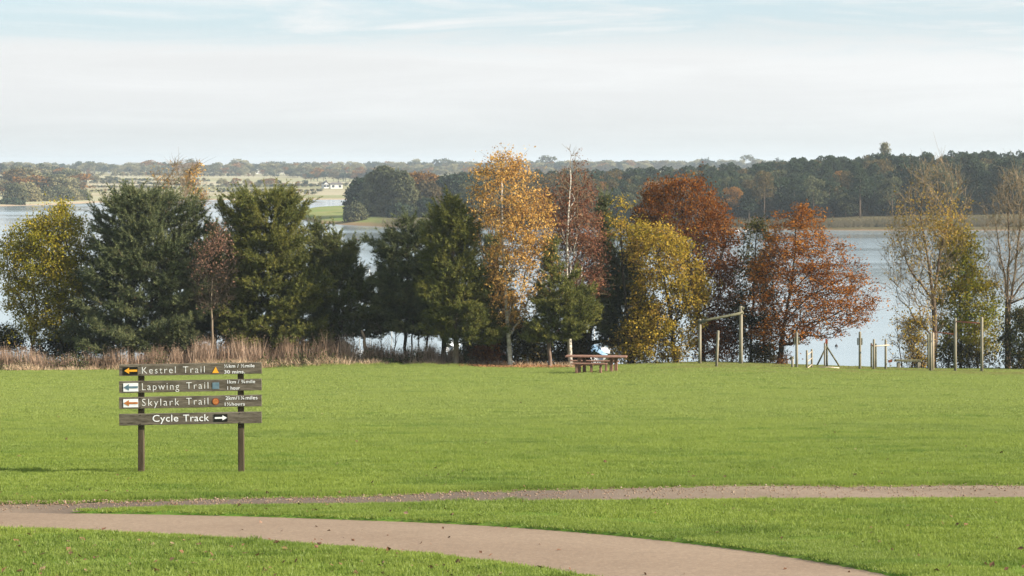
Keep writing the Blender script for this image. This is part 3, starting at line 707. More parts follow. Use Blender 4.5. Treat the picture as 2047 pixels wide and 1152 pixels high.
    if pine:
        shoots = 5; spread = .07
        cen = pts.mean(0); src = np.repeat(non, shoots); d = Pn[src] - np.array([cen[0], cen[1], 0]) * [1, 1, 0] - np.c_[np.zeros((len(src), 2)), Pn[src][:, 2]]
        d /= np.linalg.norm(d, axis=1)[:, None] + 1e-6
        dd = d * .55 + D[src] * .5 + r.randn(len(src), 3) * .42; dd[:, 2] += .42; dd /= np.linalg.norm(dd, axis=1)[:, None]
        C = Pn[src] + r.randn(len(src), 3) * np.array([spread, spread, spread * .55]) * k_
        Ls = r.uniform(.16, .42, len(src)) * k_
        lead = np.r_[tips[r.rand(len(tips)) < .8], r.choice(non, len(non) // 5)]     # long upright candles that break the outline
        zt = Pn[:, 2].max(); zb_ = Pn[non, 2].min(); d1 = D[lead] * .35 + d[::shoots][np.searchsorted(non, lead)] * .35 + r.randn(len(lead), 3) * .22; d1[:, 2] += .75
        d1 /= np.linalg.norm(d1, axis=1)[:, None]; tall = r.uniform(.25, .75, len(lead)) * (.45 + .75 * (Pn[lead, 2] - zb_) / (zt - zb_))
        for q_ in (0, .33, .66): C = np.vstack([C, Pn[lead] + d1 * tall[:, None] * q_]); dd = np.vstack([dd, d1]); Ls = np.r_[Ls, tall * .4]
        V, Ft = needles(C - off, dd, Ls, nn, pl * k_, pw * k_, r)
        link('foliage', mesh_np('foliage', V, [Ft], LM[leaf]), o)
    elif leaves:
        leaves = int(leaves * (1.5 if Y < 140 else 1.4)); lsize = lsize * 1.22
        lp = np.vstack(lp)
        if leafrows is not None:
            vv = HOR + (CAMZ - lp[:, 2]) * F / Y; uu = 1023.5 + lp[:, 0] * F / Y; pr = np.zeros(len(lp))
            for (u0, v0, ru, rv, wgt) in leafrows: pr = np.maximum(pr, wgt * np.exp(-((uu - u0) / ru) ** 2 - ((vv - v0) / rv) ** 2))
            pr /= pr.sum()
            C = lp[r.choice(len(lp), leaves, p=pr)]
        else: C = lp[r.randint(0, len(lp), leaves)]
        C = C + r.randn(leaves, 3) * spread * k_ * np.array([1, 1, .75 if flat == 0 else .3])
        V, Fq = quads(C - off, np.full(leaves, lsize), r, flat); link('foliage', mesh_np('foliage', V, [Fq], LM[leaf]), o)
    return o

# pines of the front row: rows are (image row, left, right) of the outline at the tree's own distance
tree('willow_tree', 'olive yellow willow with several leaning stems at the far left of the tree row', 'tree', 106,
     [[(125, 700), (122, 640), (112, 560), (100, 480)], [(72, 700), (58, 640), (35, 590), (8, 555)], [(150, 700), (150, 620), (140, 520), (122, 440)], [(60, 700), (75, 620), (60, 540)]],
     [(415, 112, 132), (432, 98, 150), (455, 25, 172), (480, 5, 188), (520, -15, 190), (580, -5, 190), (620, 15, 185), (655, 30, 190), (680, 60, 175)],
     1100, 'olive', 'dark', .07, 26000, .042, .15, 11, 'twigdark', holes=22, hr=.32)
tree('pine_tree', 'broad dark pine with a pointed top, behind the left end of the trail sign', 'tree', 105.5,
     [[(262, 705), (264, 640), (268, 560), (266, 470), (264, 392)], ['join', (264, 690), (230, 675), (200, 670)], ['join', (264, 690), (300, 678), (330, 672)], ['join', (268, 560), (320, 480), (345, 390)]],
     [(372, 262, 268), (385, 242, 285), (398, 232, 360), (420, 212, 382), (450, 185, 402), (480, 195, 410), (510, 168, 415), (550, 158, 422), (590, 142, 428), (630, 145, 432), (665, 132, 430), (686, 160, 410)],
     1150, 'pineblue', 'dark', .14, pine=True, shoots=10, seed=21, spread=.13, holes=7, hr=.34, surf=.35, twigs=0, bf=.3, up=.3)
tree('pine_tree', 'olive dark pine with upright shoots, between the pink leaved tree and broken stump', 'tree', 106,
     [[(505, 705), (508, 620), (520, 520), (545, 385)], ['join', (520, 520), (470, 450), (455, 400)], ['join', (508, 620), (560, 560)]],
     [(376, 535, 560), (392, 520, 580), (402, 462, 598), (430, 438, 610), (470, 440, 618), (520, 448, 622), (560, 445, 640), (600, 440, 650), (640, 430, 655), (668, 440, 650)],
     1000, 'pineolive', 'dark', .12, pine=True, shoots=10, seed=22, spread=.13, holes=7, hr=.34, surf=.35, twigs=0, bf=.3, up=.3)
tree('pine_tree', 'dark drooping pine sloping down to the right above the broken stump', 'tree', 108,
     [[(672, 705), (662, 640), (645, 540), (634, 455)], ['join', (655, 600), (710, 590), (760, 600)]],
     [(446, 626, 642), (470, 615, 662), (495, 612, 708), (530, 606, 722), (565, 596, 742), (590, 590, 790), (625, 590, 812), (655, 600, 790)],
     680, 'pine', 'dark', .10, pine=True, shoots=8, seed=23, spread=.12, holes=8, hr=.32, surf=.25, twigs=0, bf=.3, up=.3)
tree('pine_tree', 'blue green pine with many thin trunks, fourth pine along the row', 'tree', 107,
     [[(808, 705), (812, 640), (816, 540), (815, 440)], [(822, 705), (826, 640), (835, 560)], [(838, 705), (835, 650), (825, 560)], [(848, 705), (856, 650), (850, 600)]],
     [(430, 808, 822), (455, 785, 850), (485, 745, 860), (520, 752, 868), (560, 750, 875), (600, 760, 890), (640, 765, 880), (665, 800, 870)],
     620, 'pineblue', 'dark', .075, pine=True, shoots=8, seed=24, spread=.12, holes=12, hr=.32, surf=.25, twigs=0, bf=.3, up=.3)
tree('pine_tree', 'tall olive pine on a pale grey trunk, left of the golden birch', 'tree', 103.8,
     [[(911, 731), (912, 690), (908, 600), (906, 500), (904, 400)]],
     [(390, 900, 912), (415, 880, 930), (440, 868, 945), (470, 862, 950), (510, 855, 955), (550, 850, 960), (590, 845, 975), (620, 855, 992), (650, 870, 998), (675, 885, 985)],
     640, 'pineolive', 'grey', .12, pine=True, shoots=10, seed=25, spread=.13, holes=8, hr=.32, surf=.3, twigs=0, bf=.3, up=.3)
tree('pine_tree', 'leaning pine with a dark mossy trunk left of the pale trunked pine', 'tree', 107.5,
     [[(884, 715), (888, 680), (882, 620), (870, 540)], ['join', (884, 640), (930, 610)]],
     [(500, 860, 880), (540, 830, 900), (590, 810, 915), (630, 820, 925), (665, 830, 915)],
     220, 'pine', 'dark', .11, pine=True, shoots=8, seed=26, spread=.12, holes=10, hr=.36, surf=.3, twigs=0, bf=.3, up=.3)
tree('young_pine', 'young pine with pale forked lower boughs between the golden birch and the russet birch', 'tree', 103.5,
     [[(1099, 736), (1098, 705), (1097, 684), (1099, 600), (1105, 500)], ['join', (1097, 690), (1085, 679), (1068, 676)], ['join', (1098, 688), (1112, 676), (1125, 664)]],
     [(480, 1098, 1112), (520, 1090, 1120), (560, 1085, 1145), (590, 1080, 1185), (620, 1075, 1192), (645, 1062, 1190), (665, 1052, 1160), (680, 1065, 1130)],
     260, 'pineolive', 'pink', .085, pine=True, shoots=9, seed=27, spread=.12, holes=12, hr=.3, surf=.3, twigs=0, bf=.3, up=.3)
tree('pine_tree', 'narrow topped dark pine with broad skirts, right of the russet birch', 'tree', 107,
     [[(1172, 720), (1178, 670), (1195, 600), (1205, 500), (1209, 400)], ['join', (1195, 620), (1260, 590)]],
     [(392, 1206, 1212), (430, 1200, 1222), (470, 1198, 1232), (510, 1196, 1262), (550, 1195, 1275), (590, 1188, 1290), (630, 1178, 1305), (665, 1185, 1315), (690, 1210, 1290)],
     640, 'pineblue', 'dark', .13, pine=True, shoots=9, seed=28, spread=.13, holes=18, hr=.36, surf=.4, twigs=0, bf=.3, up=.3)
tree('pine_tree', 'slim pine top showing behind the golden birch and its russet neighbour', 'tree', 112,
     [[(985, 720), (985, 600), (988, 480), (1190, 400)][:3]],
     [(470, 980, 995), (520, 960, 1010), (580, 950, 1020), (640, 955, 1030), (680, 970, 1020)],
     160, 'pine', 'dark', .1, pine=True, shoots=8, seed=29, spread=.13, holes=4, surf=.3, twigs=0, bf=.3, up=.3)
tree('pine_tree', 'shaded pine standing behind the pink leaved tree', 'tree', 109.5,
     [[(430, 705), (430, 620), (428, 520), (426, 460)]],
     [(440, 420, 434), (470, 400, 455), (510, 385, 475), (560, 370, 490), (610, 360, 500), (660, 365, 495)],
     160, 'pine', 'dark', .1, pine=True, shoots=8, seed=30, spread=.13, twigs=0, bf=.3, up=.3)
# broadleaved trees
tree('birch_tree', 'tall golden orange birch on a white trunk', 'tree', 103.8,
     [[(1021, 731), (1018, 690), (1014, 640), (1010, 560), (1004, 460), (1003, 380), (1004, 305)]],
     [(305, 998, 1010), (318, 985, 1040), (338, 965, 1050), (352, 940, 1075), (380, 930, 1082), (420, 945, 1100), (460, 952, 1106), (500, 965, 1110), (540, 968, 1112), (580, 975, 1105), (615, 980, 1095), (645, 992, 1075), (662, 1000, 1050)],
     900, 'gold', 'birch', .095, 10000, .043, .13, 31, 'twig', holes=34, hr=.34, bf=.45, twup=-.1)
tree('birch_tree', 'half bare birch with white forking stems and russet leaves', 'tree', 105,
     [[(1141, 735), (1138, 680), (1135, 640, -.3), (1133, 555, -.7), (1134, 450, -.8), (1140, 370, -.6), (1142, 312)], ['join', (1134, 560, -.7), (1146, 510, -.8), (1155, 440, -.8), (1152, 350, -.4)], ['join', (1133, 520), (1120, 470), (1116, 400)], ['join', (1134, 555), (1165, 500), (1180, 430)]],
     [(300, 1136, 1146), (330, 1118, 1160), (360, 1098, 1178), (400, 1085, 1190), (450, 1088, 1200), (500, 1100, 1208), (550, 1105, 1212), (590, 1110, 1212)],
     800, 'pinkbrown', 'birch', .10, 9500, .038, .13, 32, 'twigpale', thick=.015, holes=14, hr=.3, bf=.5, leafrows=[(1130, 430, 60, 60, 1), (1175, 480, 45, 110, 1.6), (1185, 560, 35, 50, 1.3)])
tree('birch_tree', 'nearly bare birch with a few orange leaves, its top above the broad dark pine', 'tree', 112,
     [[(322, 715), (324, 560), (327, 430), (328, 345)], ['join', (326, 470), (345, 400), (356, 335)]],
     [(322, 352, 362), (335, 312, 372), (355, 302, 372), (385, 300, 378), (430, 300, 375), (470, 305, 370)],
     420, 'gold', 'birch', .06, 260, .04, .12, 33, 'twigpale', holes=6, bf=.5, leafrows=[(325, 385, 22, 38, 1)])
tree('birch_tree', 'slender birch with orange leaves at its tip, between the two leftmost pines', 'tree', 113,
     [[(385, 715), (386, 560), (388, 430), (390, 345)], ['join', (387, 460), (402, 400), (408, 350)]],
     [(330, 388, 398), (345, 370, 412), (370, 365, 418), (410, 368, 415), (450, 365, 412)],
     330, 'gold', 'birch', .055, 330, .042, .12, 34, 'twigpale', holes=5, bf=.5, leafrows=[(398, 350, 18, 12, 1), (395, 380, 10, 30, .3)])
tree('cherry_tree', 'small half bare tree with dusty pink leaves between the two big left pines', 'tree', 104,
     [[(425, 715), (424, 660), (422, 600), (425, 540)], ['join', (423, 625), (400, 560), (395, 500)], ['join', (423, 620), (452, 560), (460, 510)]],
     [(448, 412, 440), (470, 395, 455), (500, 382, 470), (540, 378, 475), (580, 385, 470), (620, 395, 455)],
     520, 'pinkred', 'grey', .05, 800, .034, .12, 35, 'twigdark', holes=6, bf=.55, twl=.3, leafrows=[(425, 490, 36, 40, 1), (410, 560, 60, 60, .05)])
tree('maple_tree', 'rounded yellow green maple with leaves down to the grass, right of the dark pine', 'tree', 105.5,
     [[(1352, 730), (1345, 690), (1340, 620), (1325, 540), (1300, 460)], [(1262, 728), (1255, 650), (1245, 540), (1240, 440)], ['join', (1342, 650), (1375, 590), (1385, 530)]],
     [(405, 1232, 1248), (425, 1228, 1265), (450, 1225, 1290), (470, 1230, 1352), (500, 1240, 1385), (540, 1250, 1400), (580, 1262, 1415), (620, 1255, 1412), (660, 1235, 1400), (700, 1225, 1385), (722, 1240, 1370)],
     1000, 'yellowgreen', 'dark', .12, 16500, .045, .14, 36, 'twigdark', holes=30, hr=.34, surf=.2)
tree('beech_tree', 'large dark red beech standing behind the yellow green maple', 'tree', 109,
     [[(1405, 728), (1400, 660), (1385, 570), (1370, 470), (1358, 375)], ['join', (1390, 600), (1440, 520), (1462, 450)]],
     [(352, 1345, 1368), (370, 1310, 1400), (400, 1285, 1435), (435, 1268, 1465), (480, 1280, 1480), (520, 1330, 1482), (560, 1370, 1478), (610, 1385, 1480), (660, 1390, 1475), (700, 1390, 1450)],
     1050, 'redbrown', 'dark', .14, 18500, .043, .14, 37, 'twig', holes=26, hr=.34, surf=.15)
tree('alder_tree', 'thin dark leaved alder between the dark red and the copper coloured beech', 'tree', 108,
     [[(1500, 732), (1502, 650), (1508, 560), (1512, 470)], [(1530, 735), (1528, 660), (1525, 560)], [(1478, 735), (1482, 670), (1490, 600)]],
     [(450, 1505, 1525), (480, 1485, 1540), (520, 1480, 1545), (580, 1475, 1550), (640, 1462, 1555), (700, 1465, 1560), (725, 1480, 1550)],
     560, 'dark', 'dark', .07, 7800, .043, .15, 38, 'twigdark', holes=22, hr=.36)
tree('beech_tree', 'spreading copper orange beech with layered boughs at the water\'s edge', 'tree', 105,
     [[(1557, 735), (1562, 690), (1570, 640), (1582, 570), (1590, 490), (1592, 420)], ['join', (1572, 640), (1620, 590), (1680, 560)], ['join', (1568, 652), (1610, 652), (1650, 640), (1700, 610)], ['join', (1572, 640), (1540, 580), (1520, 530)], ['join', (1580, 590), (1630, 530), (1660, 480)]],
     [(402, 1578, 1602), (415, 1558, 1622), (445, 1542, 1628), (470, 1545, 1655), (500, 1515, 1690), (540, 1505, 1722), (580, 1500, 1745), (610, 1498, 1762), (640, 1500, 1735), (665, 1505, 1700), (690, 1512, 1600)],
     1000, 'copper', 'dark', .12, 16500, .045, .17, 39, 'twigdark', holes=34, hr=.36, flat=.3, bf=.3)
tree('ash_tree', 'tall sparse tree, mostly bare with yellow leaves in its middle, behind the pull up bars', 'tree', 106,
     [[(1866, 742), (1868, 660), (1866, 600), (1855, 520), (1840, 430), (1850, 345)], ['join', (1866, 600), (1880, 500), (1900, 420), (1905, 350)], ['join', (1864, 600), (1820, 540), (1795, 480), (1785, 420)], ['join', (1866, 610), (1810, 580), (1765, 545)], ['join', (1858, 540), (1870, 440), (1875, 350)]],
     [(320, 1868, 1885), (340, 1820, 1920), (370, 1805, 1940), (410, 1780, 1948), (450, 1765, 1945), (490, 1765, 1930), (530, 1762, 1910), (570, 1770, 1890), (620, 1790, 1890), (660, 1800, 1885)],
     850, 'sparse', 'twig', .12, 2300, .045, .13, 40, 'twigpale', holes=10, hr=.3, bf=.5, twl=.5, twup=.5, leafrows=[(1885, 450, 45, 40, 1), (1830, 470, 50, 70, .35), (1870, 560, 40, 50, .25), (1820, 640, 30, 30, .5)])
tree('field_maple', 'bright yellow and green bushy tree behind the right hand pull up bar', 'tree', 107,
     [[(1920, 742), (1922, 680), (1918, 600), (1912, 500)], [(1895, 742), (1898, 690), (1902, 620)], [(1955, 742), (1952, 690), (1945, 620)]],
     [(462, 1895, 1925), (490, 1880, 1950), (530, 1875, 1962), (560, 1872, 1990), (600, 1870, 2000), (640, 1872, 2002), (680, 1872, 1995), (718, 1880, 1980)],
     750, 'lime', 'twigdark', .06, 14000, .043, .13, 41, 'twigdark', holes=16, hr=.3)
tree('bare_tree', 'tall bare grey tree at the right edge with several upright stems', 'tree', 106.5,
     [[(2016, 740), (2016, 640), (2010, 560), (1995, 480), (1985, 400)], ['join', (2016, 625), (2030, 540), (2040, 440), (2045, 370)], [(2012, 740), (2012, 620), (2018, 500), (2015, 400)], ['join', (2014, 600), (1990, 560), (1972, 520)], ['join', (2020, 600), (2080, 520), (2110, 420)]],
     [(345, 2005, 2050), (370, 1985, 2080), (410, 1968, 2120), (460, 1962, 2140), (510, 1965, 2140), (560, 1975, 2120), (600, 1990, 2100)],
     900, 'sparse', 'twig', .085, 0, seed=42, twig='twigpale', holes=4, bf=.5, twl=.55, twup=.45)
BARK['ivy'] = BARK['dark']

def bush(name, label, Y, rows, n, leaf, leaves, ls=.04, seed=1, stems=None, twig='twigdark', holes=6, cat='bush', group=None, spread=.13):
    rr = np.array(rows, float); c = (rr[-1, 1] + rr[-1, 2]) / 2; wv = (rr[-1, 2] - rr[-1, 1]) / 2
    if stems is None: stems = [[(c + wv * q, rr[-1, 0] + 4), (c + wv * q * 1.3, (rr[0, 0] * .4 + rr[-1, 0] * .6))] for q in (-.6, 0, .6)]
    return tree(name, label, cat, Y, stems, rows, n, leaf, 'dark', .03, leaves, ls, spread, seed, twig, holes=holes, hr=.25, twigs=2, twl=.25, thick=.012, group=group)
bush('holly_bush', 'dense dark evergreen bush at the right edge below the bare tree', 104.8, [(625, 2018, 2060), (650, 2005, 2090), (690, 2000, 2110), (735, 2005, 2110)], 320, 'dark', 6500, .04, 51)
bush('elder_shrub', 'sparse shrub with drooping brown leaves left of the log bench', 105.2, [(640, 1790, 1805), (660, 1780, 1830), (700, 1782, 1850), (733, 1790, 1858)], 150, 'sparse', 500, .035, 52)
bush('maple_sapling', 'sapling with olive and yellow leaves behind the log bench', 105.6, [(640, 1815, 1850), (670, 1805, 1860), (700, 1810, 1868), (735, 1820, 1865)], 260, 'yellowgreen', 1500, .04, 53)
bush('bramble_bush', 'dark low bush at the left edge beyond the dead stalks', 107, [(660, -30, 25), (680, -40, 45), (700, -50, 60)], 200, 'dark', 3000, .04, 54)
bush('laurel_bush', 'dark understorey bush right of the white birch trunk', 106.5, [(640, 1040, 1075), (670, 1025, 1100), (710, 1022, 1105), (733, 1020, 1105)], 340, 'dark', 6000, .045, 55)
bush('laurel_bush', 'dark understorey bush left of the white birch trunk', 107, [(650, 985, 1008), (680, 975, 1012), (710, 968, 1015), (731, 962, 1015)], 260, 'dark', 5000, .045, 56)
bush('bramble_bush', 'reddish bramble mound between the pale pine trunk and the birch', 105.5, [(692, 965, 985), (705, 950, 1000), (728, 935, 1008)], 160, 'redbrown', 1200, .035, 57)
bush('laurel_bush', 'dark bush behind the left half of the picnic table', 107, [(670, 1120, 1160), (700, 1108, 1178), (733, 1105, 1180)], 280, 'dark', 4600, .045, 58)
bush('hazel_bush', 'olive bush behind the right end of the picnic table', 106.5, [(665, 1228, 1270), (690, 1222, 1300), (728, 1225, 1310)], 260, 'yellowgreen', 2200, .042, 59)
bush('hazel_bush', 'dull red and olive undergrowth behind the slanting log frame', 107.5, [(650, 1400, 1440), (680, 1390, 1470), (727, 1390, 1480)], 300, 'redbrown', 2200, .042, 60)
bush('beech_sprout', 'small copper leaved sprout at the foot of the spreading beech', 104.6, [(712, 1558, 1572), (722, 1555, 1576), (735, 1556, 1574)], 50, 'copper', 260, .03, 61, twig='twig')
bush('hawthorn_bush', 'dark scrubby bush between the alder and the spreading beech', 106.5, [(690, 1500, 1540), (710, 1495, 1550), (733, 1495, 1550)], 150, 'dark', 1100, .04, 62)
bush('hawthorn_bush', 'twiggy olive scrub behind the tallest pull up post', 106.5, [(690, 1885, 1930), (715, 1875, 1990), (738, 1875, 2000)], 260, 'dark', 1800, .04, 63)

bush('bramble_thicket', 'dark thicket under the right skirt of the broad left pine', 107.5, [(672, 320, 380), (690, 290, 400), (715, 285, 405)], 260, 'dark', 4500, .045, 71)
bush('bramble_thicket', 'dark thicket under the olive pine right of the pink leaved tree', 107.5, [(668, 460, 560), (690, 445, 600), (715, 440, 610)], 340, 'dark', 6000, .045, 72)
bush('bramble_thicket', 'dark thicket low behind the drooping pine', 108, [(664, 625, 680), (690, 615, 695), (715, 610, 700)], 240, 'dark', 3500, .045, 73)
bush('bramble_thicket', 'low dark thicket between the mossy trunk and the pale pine trunk', 108, [(690, 925, 960), (705, 918, 985), (725, 915, 990)], 200, 'dark', 2600, .045, 74)
bush('bramble_thicket', 'dark thicket under the narrow topped pine, left of the blue dinghy', 107.5, [(668, 1150, 1172), (690, 1145, 1178), (728, 1140, 1180)], 200, 'dark', 2800, .045, 75)
bush('bramble_thicket', 'dark thicket at the foot of the willow at the far left', 107.5, [(680, 90, 170), (695, 70, 180), (715, 70, 185)], 200, 'dark', 2600, .045, 76)
# bare saplings among the pine trunks
for k, (u0, v0, u1, v1) in enumerate([(155, 700, 160, 640), (205, 700, 212, 640), (298, 705, 290, 640), (318, 705, 322, 650), (360, 705, 352, 640), (560, 705, 556, 640), (600, 705, 605, 640), (690, 705, 684, 650), (704, 705, 708, 640), (765, 710, 760, 650), (785, 712, 792, 650), (935, 722, 940, 650), (958, 722, 952, 650)]):
    lab = ['thin stem beside the willow', 'thin dark stem under the left skirt of the broad pine', 'white birch stem beside the broad pine trunk', 'dark sapling right of the white birch stem', 'thin stem left of the pink leaved tree',
           'thin stem under the second pine', 'leaning stem under the second pine', 'straight sapling left of the broken stump', 'thin dark sapling touching the broken stump', 'thin sapling right of the broken stump', 'leaning sapling beside the many stemmed pine', 'thin sapling just right of the pale pine trunk', 'crooked sapling before the birch undergrowth'][k]
    Y = 106 + (k % 3) * .7; x0, y0, z0 = world(u0, v0, Y); x1, _, z1 = world(u1, v1, Y); r = np.random.RandomState(k + 80)
    o = thing('sapling', lab, 'sapling', (x0, y0, g1(x0, y0) - .05)); mb = MB(); p0 = np.zeros(3); p1 = np.array([x1 - x0, 0, z1 - (g1(x0, y0) - .05)])
    P_ = [p0 + (p1 - p0) * t + np.array([r.randn() * .04, r.randn() * .04, 0]) * (0 < t) for t in (0, .25, .5, .75, 1)]
    mb.tube(P_, [.035, .03, .026, .02, .014], 6).build('trunk', BARK['birchgrey'] if k == 2 else BARK['dark'], o, True)
    mb = MB()
    for q in range(9):
        t = .35 + .065 * q; b = p0 + (p1 - p0) * t; an = r.uniform(0, 6.28); L = .5 * r.uniform(.6, 1.2)
        mb.tube([b, b + np.array([math.cos(an) * L * .6, math.sin(an) * L * .6, L * .5]), b + np.array([math.cos(an) * L, math.sin(an) * L, L * 1.1])], [.012, .008, .004], 4, False)
    mb.build('branches', BARK['twig'], o)

# ------------------------------------------------------------------ dead stalks and rough growth along the left bank
M['stalk'] = leaf_mat('dead_stalks', [srgb(92, 78, 66), srgb(138, 116, 98), srgb(168, 143, 123), srgb(194, 172, 152)], .3, .5, .45)
M['bramble'] = leaf_mat('bramble_leaves', [(.03, .045, .006), (.05, .07, .022), (.09, .115, .035)], .25, .5, .4)
M['straw'] = leaf_mat('straw', [srgb(152, 128, 100), srgb(182, 158, 130), srgb(204, 184, 158)], .3, .5, .4)
def stalks(n, ufun, y0, y1, h0, h1, wd, r, lean=.25):
    u, Y = ufun(n, r); x = (u - 1023.5) / F * Y; B = np.c_[x, Y, gz(x, Y) - .03]; h = r.uniform(h0, h1, n); a = r.uniform(0, 6.28, n)
    ln = np.c_[r.randn(n) * lean, r.randn(n) * lean * .6, np.ones(n)] * h[:, None]; wv = np.c_[np.cos(a), np.sin(a), np.zeros(n)] * wd
    mid = B + ln * .55; tip = B + ln + np.c_[r.randn(n, 2) * .06, np.zeros(n)]
    V = np.stack([B - wv, B + wv, mid + wv * .8, mid - wv * .8, tip], 1).reshape(-1, 3); b = np.arange(n) * 5
    return V, np.c_[b, b + 1, b + 2, b + 3], np.c_[b + 3, b + 2, b + 4], tip, h
BX = [-160, 250, 520, 700, 905, 1000]; BY = [101.6, 101.8, 102.4, 103.2, 103.8, 103.8]
def bank(n, r):
    u = r.uniform(-160, 1000, n * 2); den = np.interp(u, [-160, 0, 40, 110, 150, 215, 228, 250, 330, 420, 660, 740, 880, 1000], [1, 1, .8, .7, 1, 1, .35, .6, 1, 1, 1, .9, .8, .4])
    den *= .65 + .35 * np.sin(u * .09) * np.sin(u * .023 + 1); u = u[r.rand(n * 2) < den][:n]
    return u, np.interp(u, BX, BY) + .7 + np.abs(r.randn(len(u))) * 1.4
def stalks_any(n, h0, h1, wd, seed, lean, hf=None, fn=bank):
    r = np.random.RandomState(seed); u, Y = fn(n, r); n = len(u); x = (u - 1023.5) / F * Y; B = np.c_[x, Y, gz(x, Y) - .03]
    h = r.uniform(h0, h1, n) * (hf(u) if hf else 1); a = r.uniform(0, 6.28, n); cl = np.sin(x * 2.1 + 3 * np.sin(x * .7)) * .14
    ln = np.c_[r.randn(n) * lean + cl, r.randn(n) * lean * .6, np.ones(n)] * h[:, None]; wv = np.c_[np.cos(a), np.sin(a), np.zeros(n)] * wd
    mid = B + ln * .55 + np.c_[r.randn(n, 2) * .02, np.zeros(n)]; tip = B + ln + np.c_[r.randn(n, 2) * .05, np.zeros(n)]
    V = np.stack([B - wv, B + wv, mid + wv * .8, mid - wv * .8, tip], 1).reshape(-1, 3); b = np.arange(n) * 5
    return V, np.c_[b + 3, b + 2, b + 1, b], np.c_[b + 3, b + 2, b + 4], tip
hf = lambda u: 1.1 * np.interp(u, [-160, 0, 100, 220, 260, 400, 560, 660, 760, 850, 930, 1000], [.72, .72, .58, .6, .62, .88, .95, .88, .72, .62, .42, .25]) * (.85 + .13 * np.sin(u * .11 + 2 * np.sin(u * .037)) + .12 * np.sin(u * .031))
V1, q1, t1, tip = stalks_any(14000, .75, 1.6, .011, 91, .13, hf)
V2, q2, t2, _ = stalks_any(12000, .25, .75, .011, 92, .35, hf)
r = np.random.RandomState(95); C = tip[r.randint(0, len(tip), 9000)] + r.randn(9000, 3) * [.03, .03, .1]; V3, q3 = quads(C, np.full(9000, .022), r)
n1, n2 = len(V1), len(V1) + len(V2)
tag(link('dead_stalks', mesh_np('dead_stalks', np.vstack([V1, V2, V3]), [q1, q2 + n1, q3 + n2, t1, t2 + n1], M['stalk'])), kind='stuff')
def front_edge(n, r):
    cl = r.uniform(-160, 900, 46); u = cl[r.randint(0, 46, n)] + r.randn(n) * 14; return u, np.interp(u, BX, BY) - .1 + np.abs(r.randn(n)) * .8
V1, q1, t1, _ = stalks_any(8000, .15, .6, .012, 93, .5, hf, front_edge)
def edge_r(n, r):
    u = np.r_[r.uniform(905, 1110, n // 2), r.uniform(1110, 1150, n // 8)]; return u, 104.0 + np.abs(r.randn(len(u))) * .8
V2, q2, t2, _ = stalks_any(2000, .08, .35, .012, 94, .5, None, edge_r)
tag(link('straw_grass', mesh_np('straw_grass', np.vstack([V1, V2]), [q1, q2 + len(V1), t1, t2 + len(V1)], M['straw'])), kind='stuff')
r = np.random.RandomState(96); cl = r.uniform(-160, 930, 70); n = 24000; k = r.randint(0, 70, n); ck = np.interp(cl, BX, BY) + .3 + r.rand(70) * 2.5; hk = r.uniform(.12, .42, 70)
u = cl[k] + r.randn(n) * 13; Y = ck[k] + r.randn(n) * .35; x = (u - 1023.5) / F * Y; C = np.c_[x, Y, gz(x, Y) + np.abs(r.randn(n)) * hk[k]]
V, Fq = quads(C, np.full(n, .038), r, .1); tag(link('bramble_growth', mesh_np('bramble_growth', V, [Fq], M['bramble'])), kind='stuff')
# orange leaf litter under the birch
r = np.random.RandomState(97); n = 5000; u = np.where(r.rand(n) < .7, 990 + r.randn(n) * 45, 1090 + r.randn(n) * 35); Y = 104.0 + r.randn(n) * .9
x = (u - 1023.5) / F * Y; C = np.c_[x, Y, gz(x, Y) + r.uniform(.01, .14, n)]; V, Fq = quads(C, np.full(n, .035), r, .3)
M['litter2'] = leaf_mat('birch_litter', [srgb(120, 85, 60), srgb(170, 125, 88), srgb(200, 158, 115)], .2)
tag(link('leaf_litter', mesh_np('leaf_litter', V, [Fq], M['litter2'])), kind='stuff')

# broken stump
x, y, z = world(727, 692, 104.8); gr = g1(x, y) - .05
M['snag'] = solid_mat('snag_wood', [(.16, .11, .07), (.30, .22, .15)], 8, (1, 1, .3), .9, .4)
o = thing('tree_stump', 'broken pale brown tree stump standing up among the dead stalks', 'stump', (x, y, gr)); H = world(725, 660, 104.8)[2] - gr
MB().tube([(.1, 0, 0), (.08, 0, H * .4), (.02, .02, H * .68), (.04, 0, H * .78), (-.04, .0, H * .9), (-.1, 0, H)], [.1, .085, .07, .055, .06, .03], 8).build('trunk', M['snag'], o, True)
MB().tube([(.05, 0, H * .62), (.16, 0, H * .45), (.28, 0, H * .2)], [.03, .025, .02], 6).build('branch', M['snag'], o, True)

# ------------------------------------------------------------------ the trail sign
SY = 28.75
def wood_board():
    m, nt = new_mat('weathered_board')
    a = noise(nt, 5, 8, .72, stretch=(1.2, 6, 9)); b = noise(nt, 2.2, 5, .6, stretch=(1, 1, 1.6)); c = noise(nt, 60, 3, .6, stretch=(.1, 1, 1))
    col = ramp(nt, a, [(.035, .028, .02), (.085, .072, .052), (.135, .115, .085), (.20, .175, .135)], [.32, .45, .55, .7])
    col = mixc(nt, mapr(nt, b, .5, .72, 0, .55), col, (.20, .175, .14)); col = mixc(nt, mapr(nt, c, .5, .8, 0, .5), col, (.03, .025, .018))
    p = N(nt, 'ShaderNodeBsdfPrincipled'); p.inputs['Roughness'].default_value = .8; p.inputs['Specular IOR Level'].default_value = .25; nt.links.new(col, p.inputs[0])
    bu = N(nt, 'ShaderNodeBump'); bu.inputs['Strength'].default_value = .6; bu.inputs['Distance'].default_value = .004; nt.links.new(a, bu.inputs['Height']); nt.links.new(bu.outputs[0], p.inputs['Normal'])
    out(nt, p.outputs[0]); return m
M['board'] = wood_board()
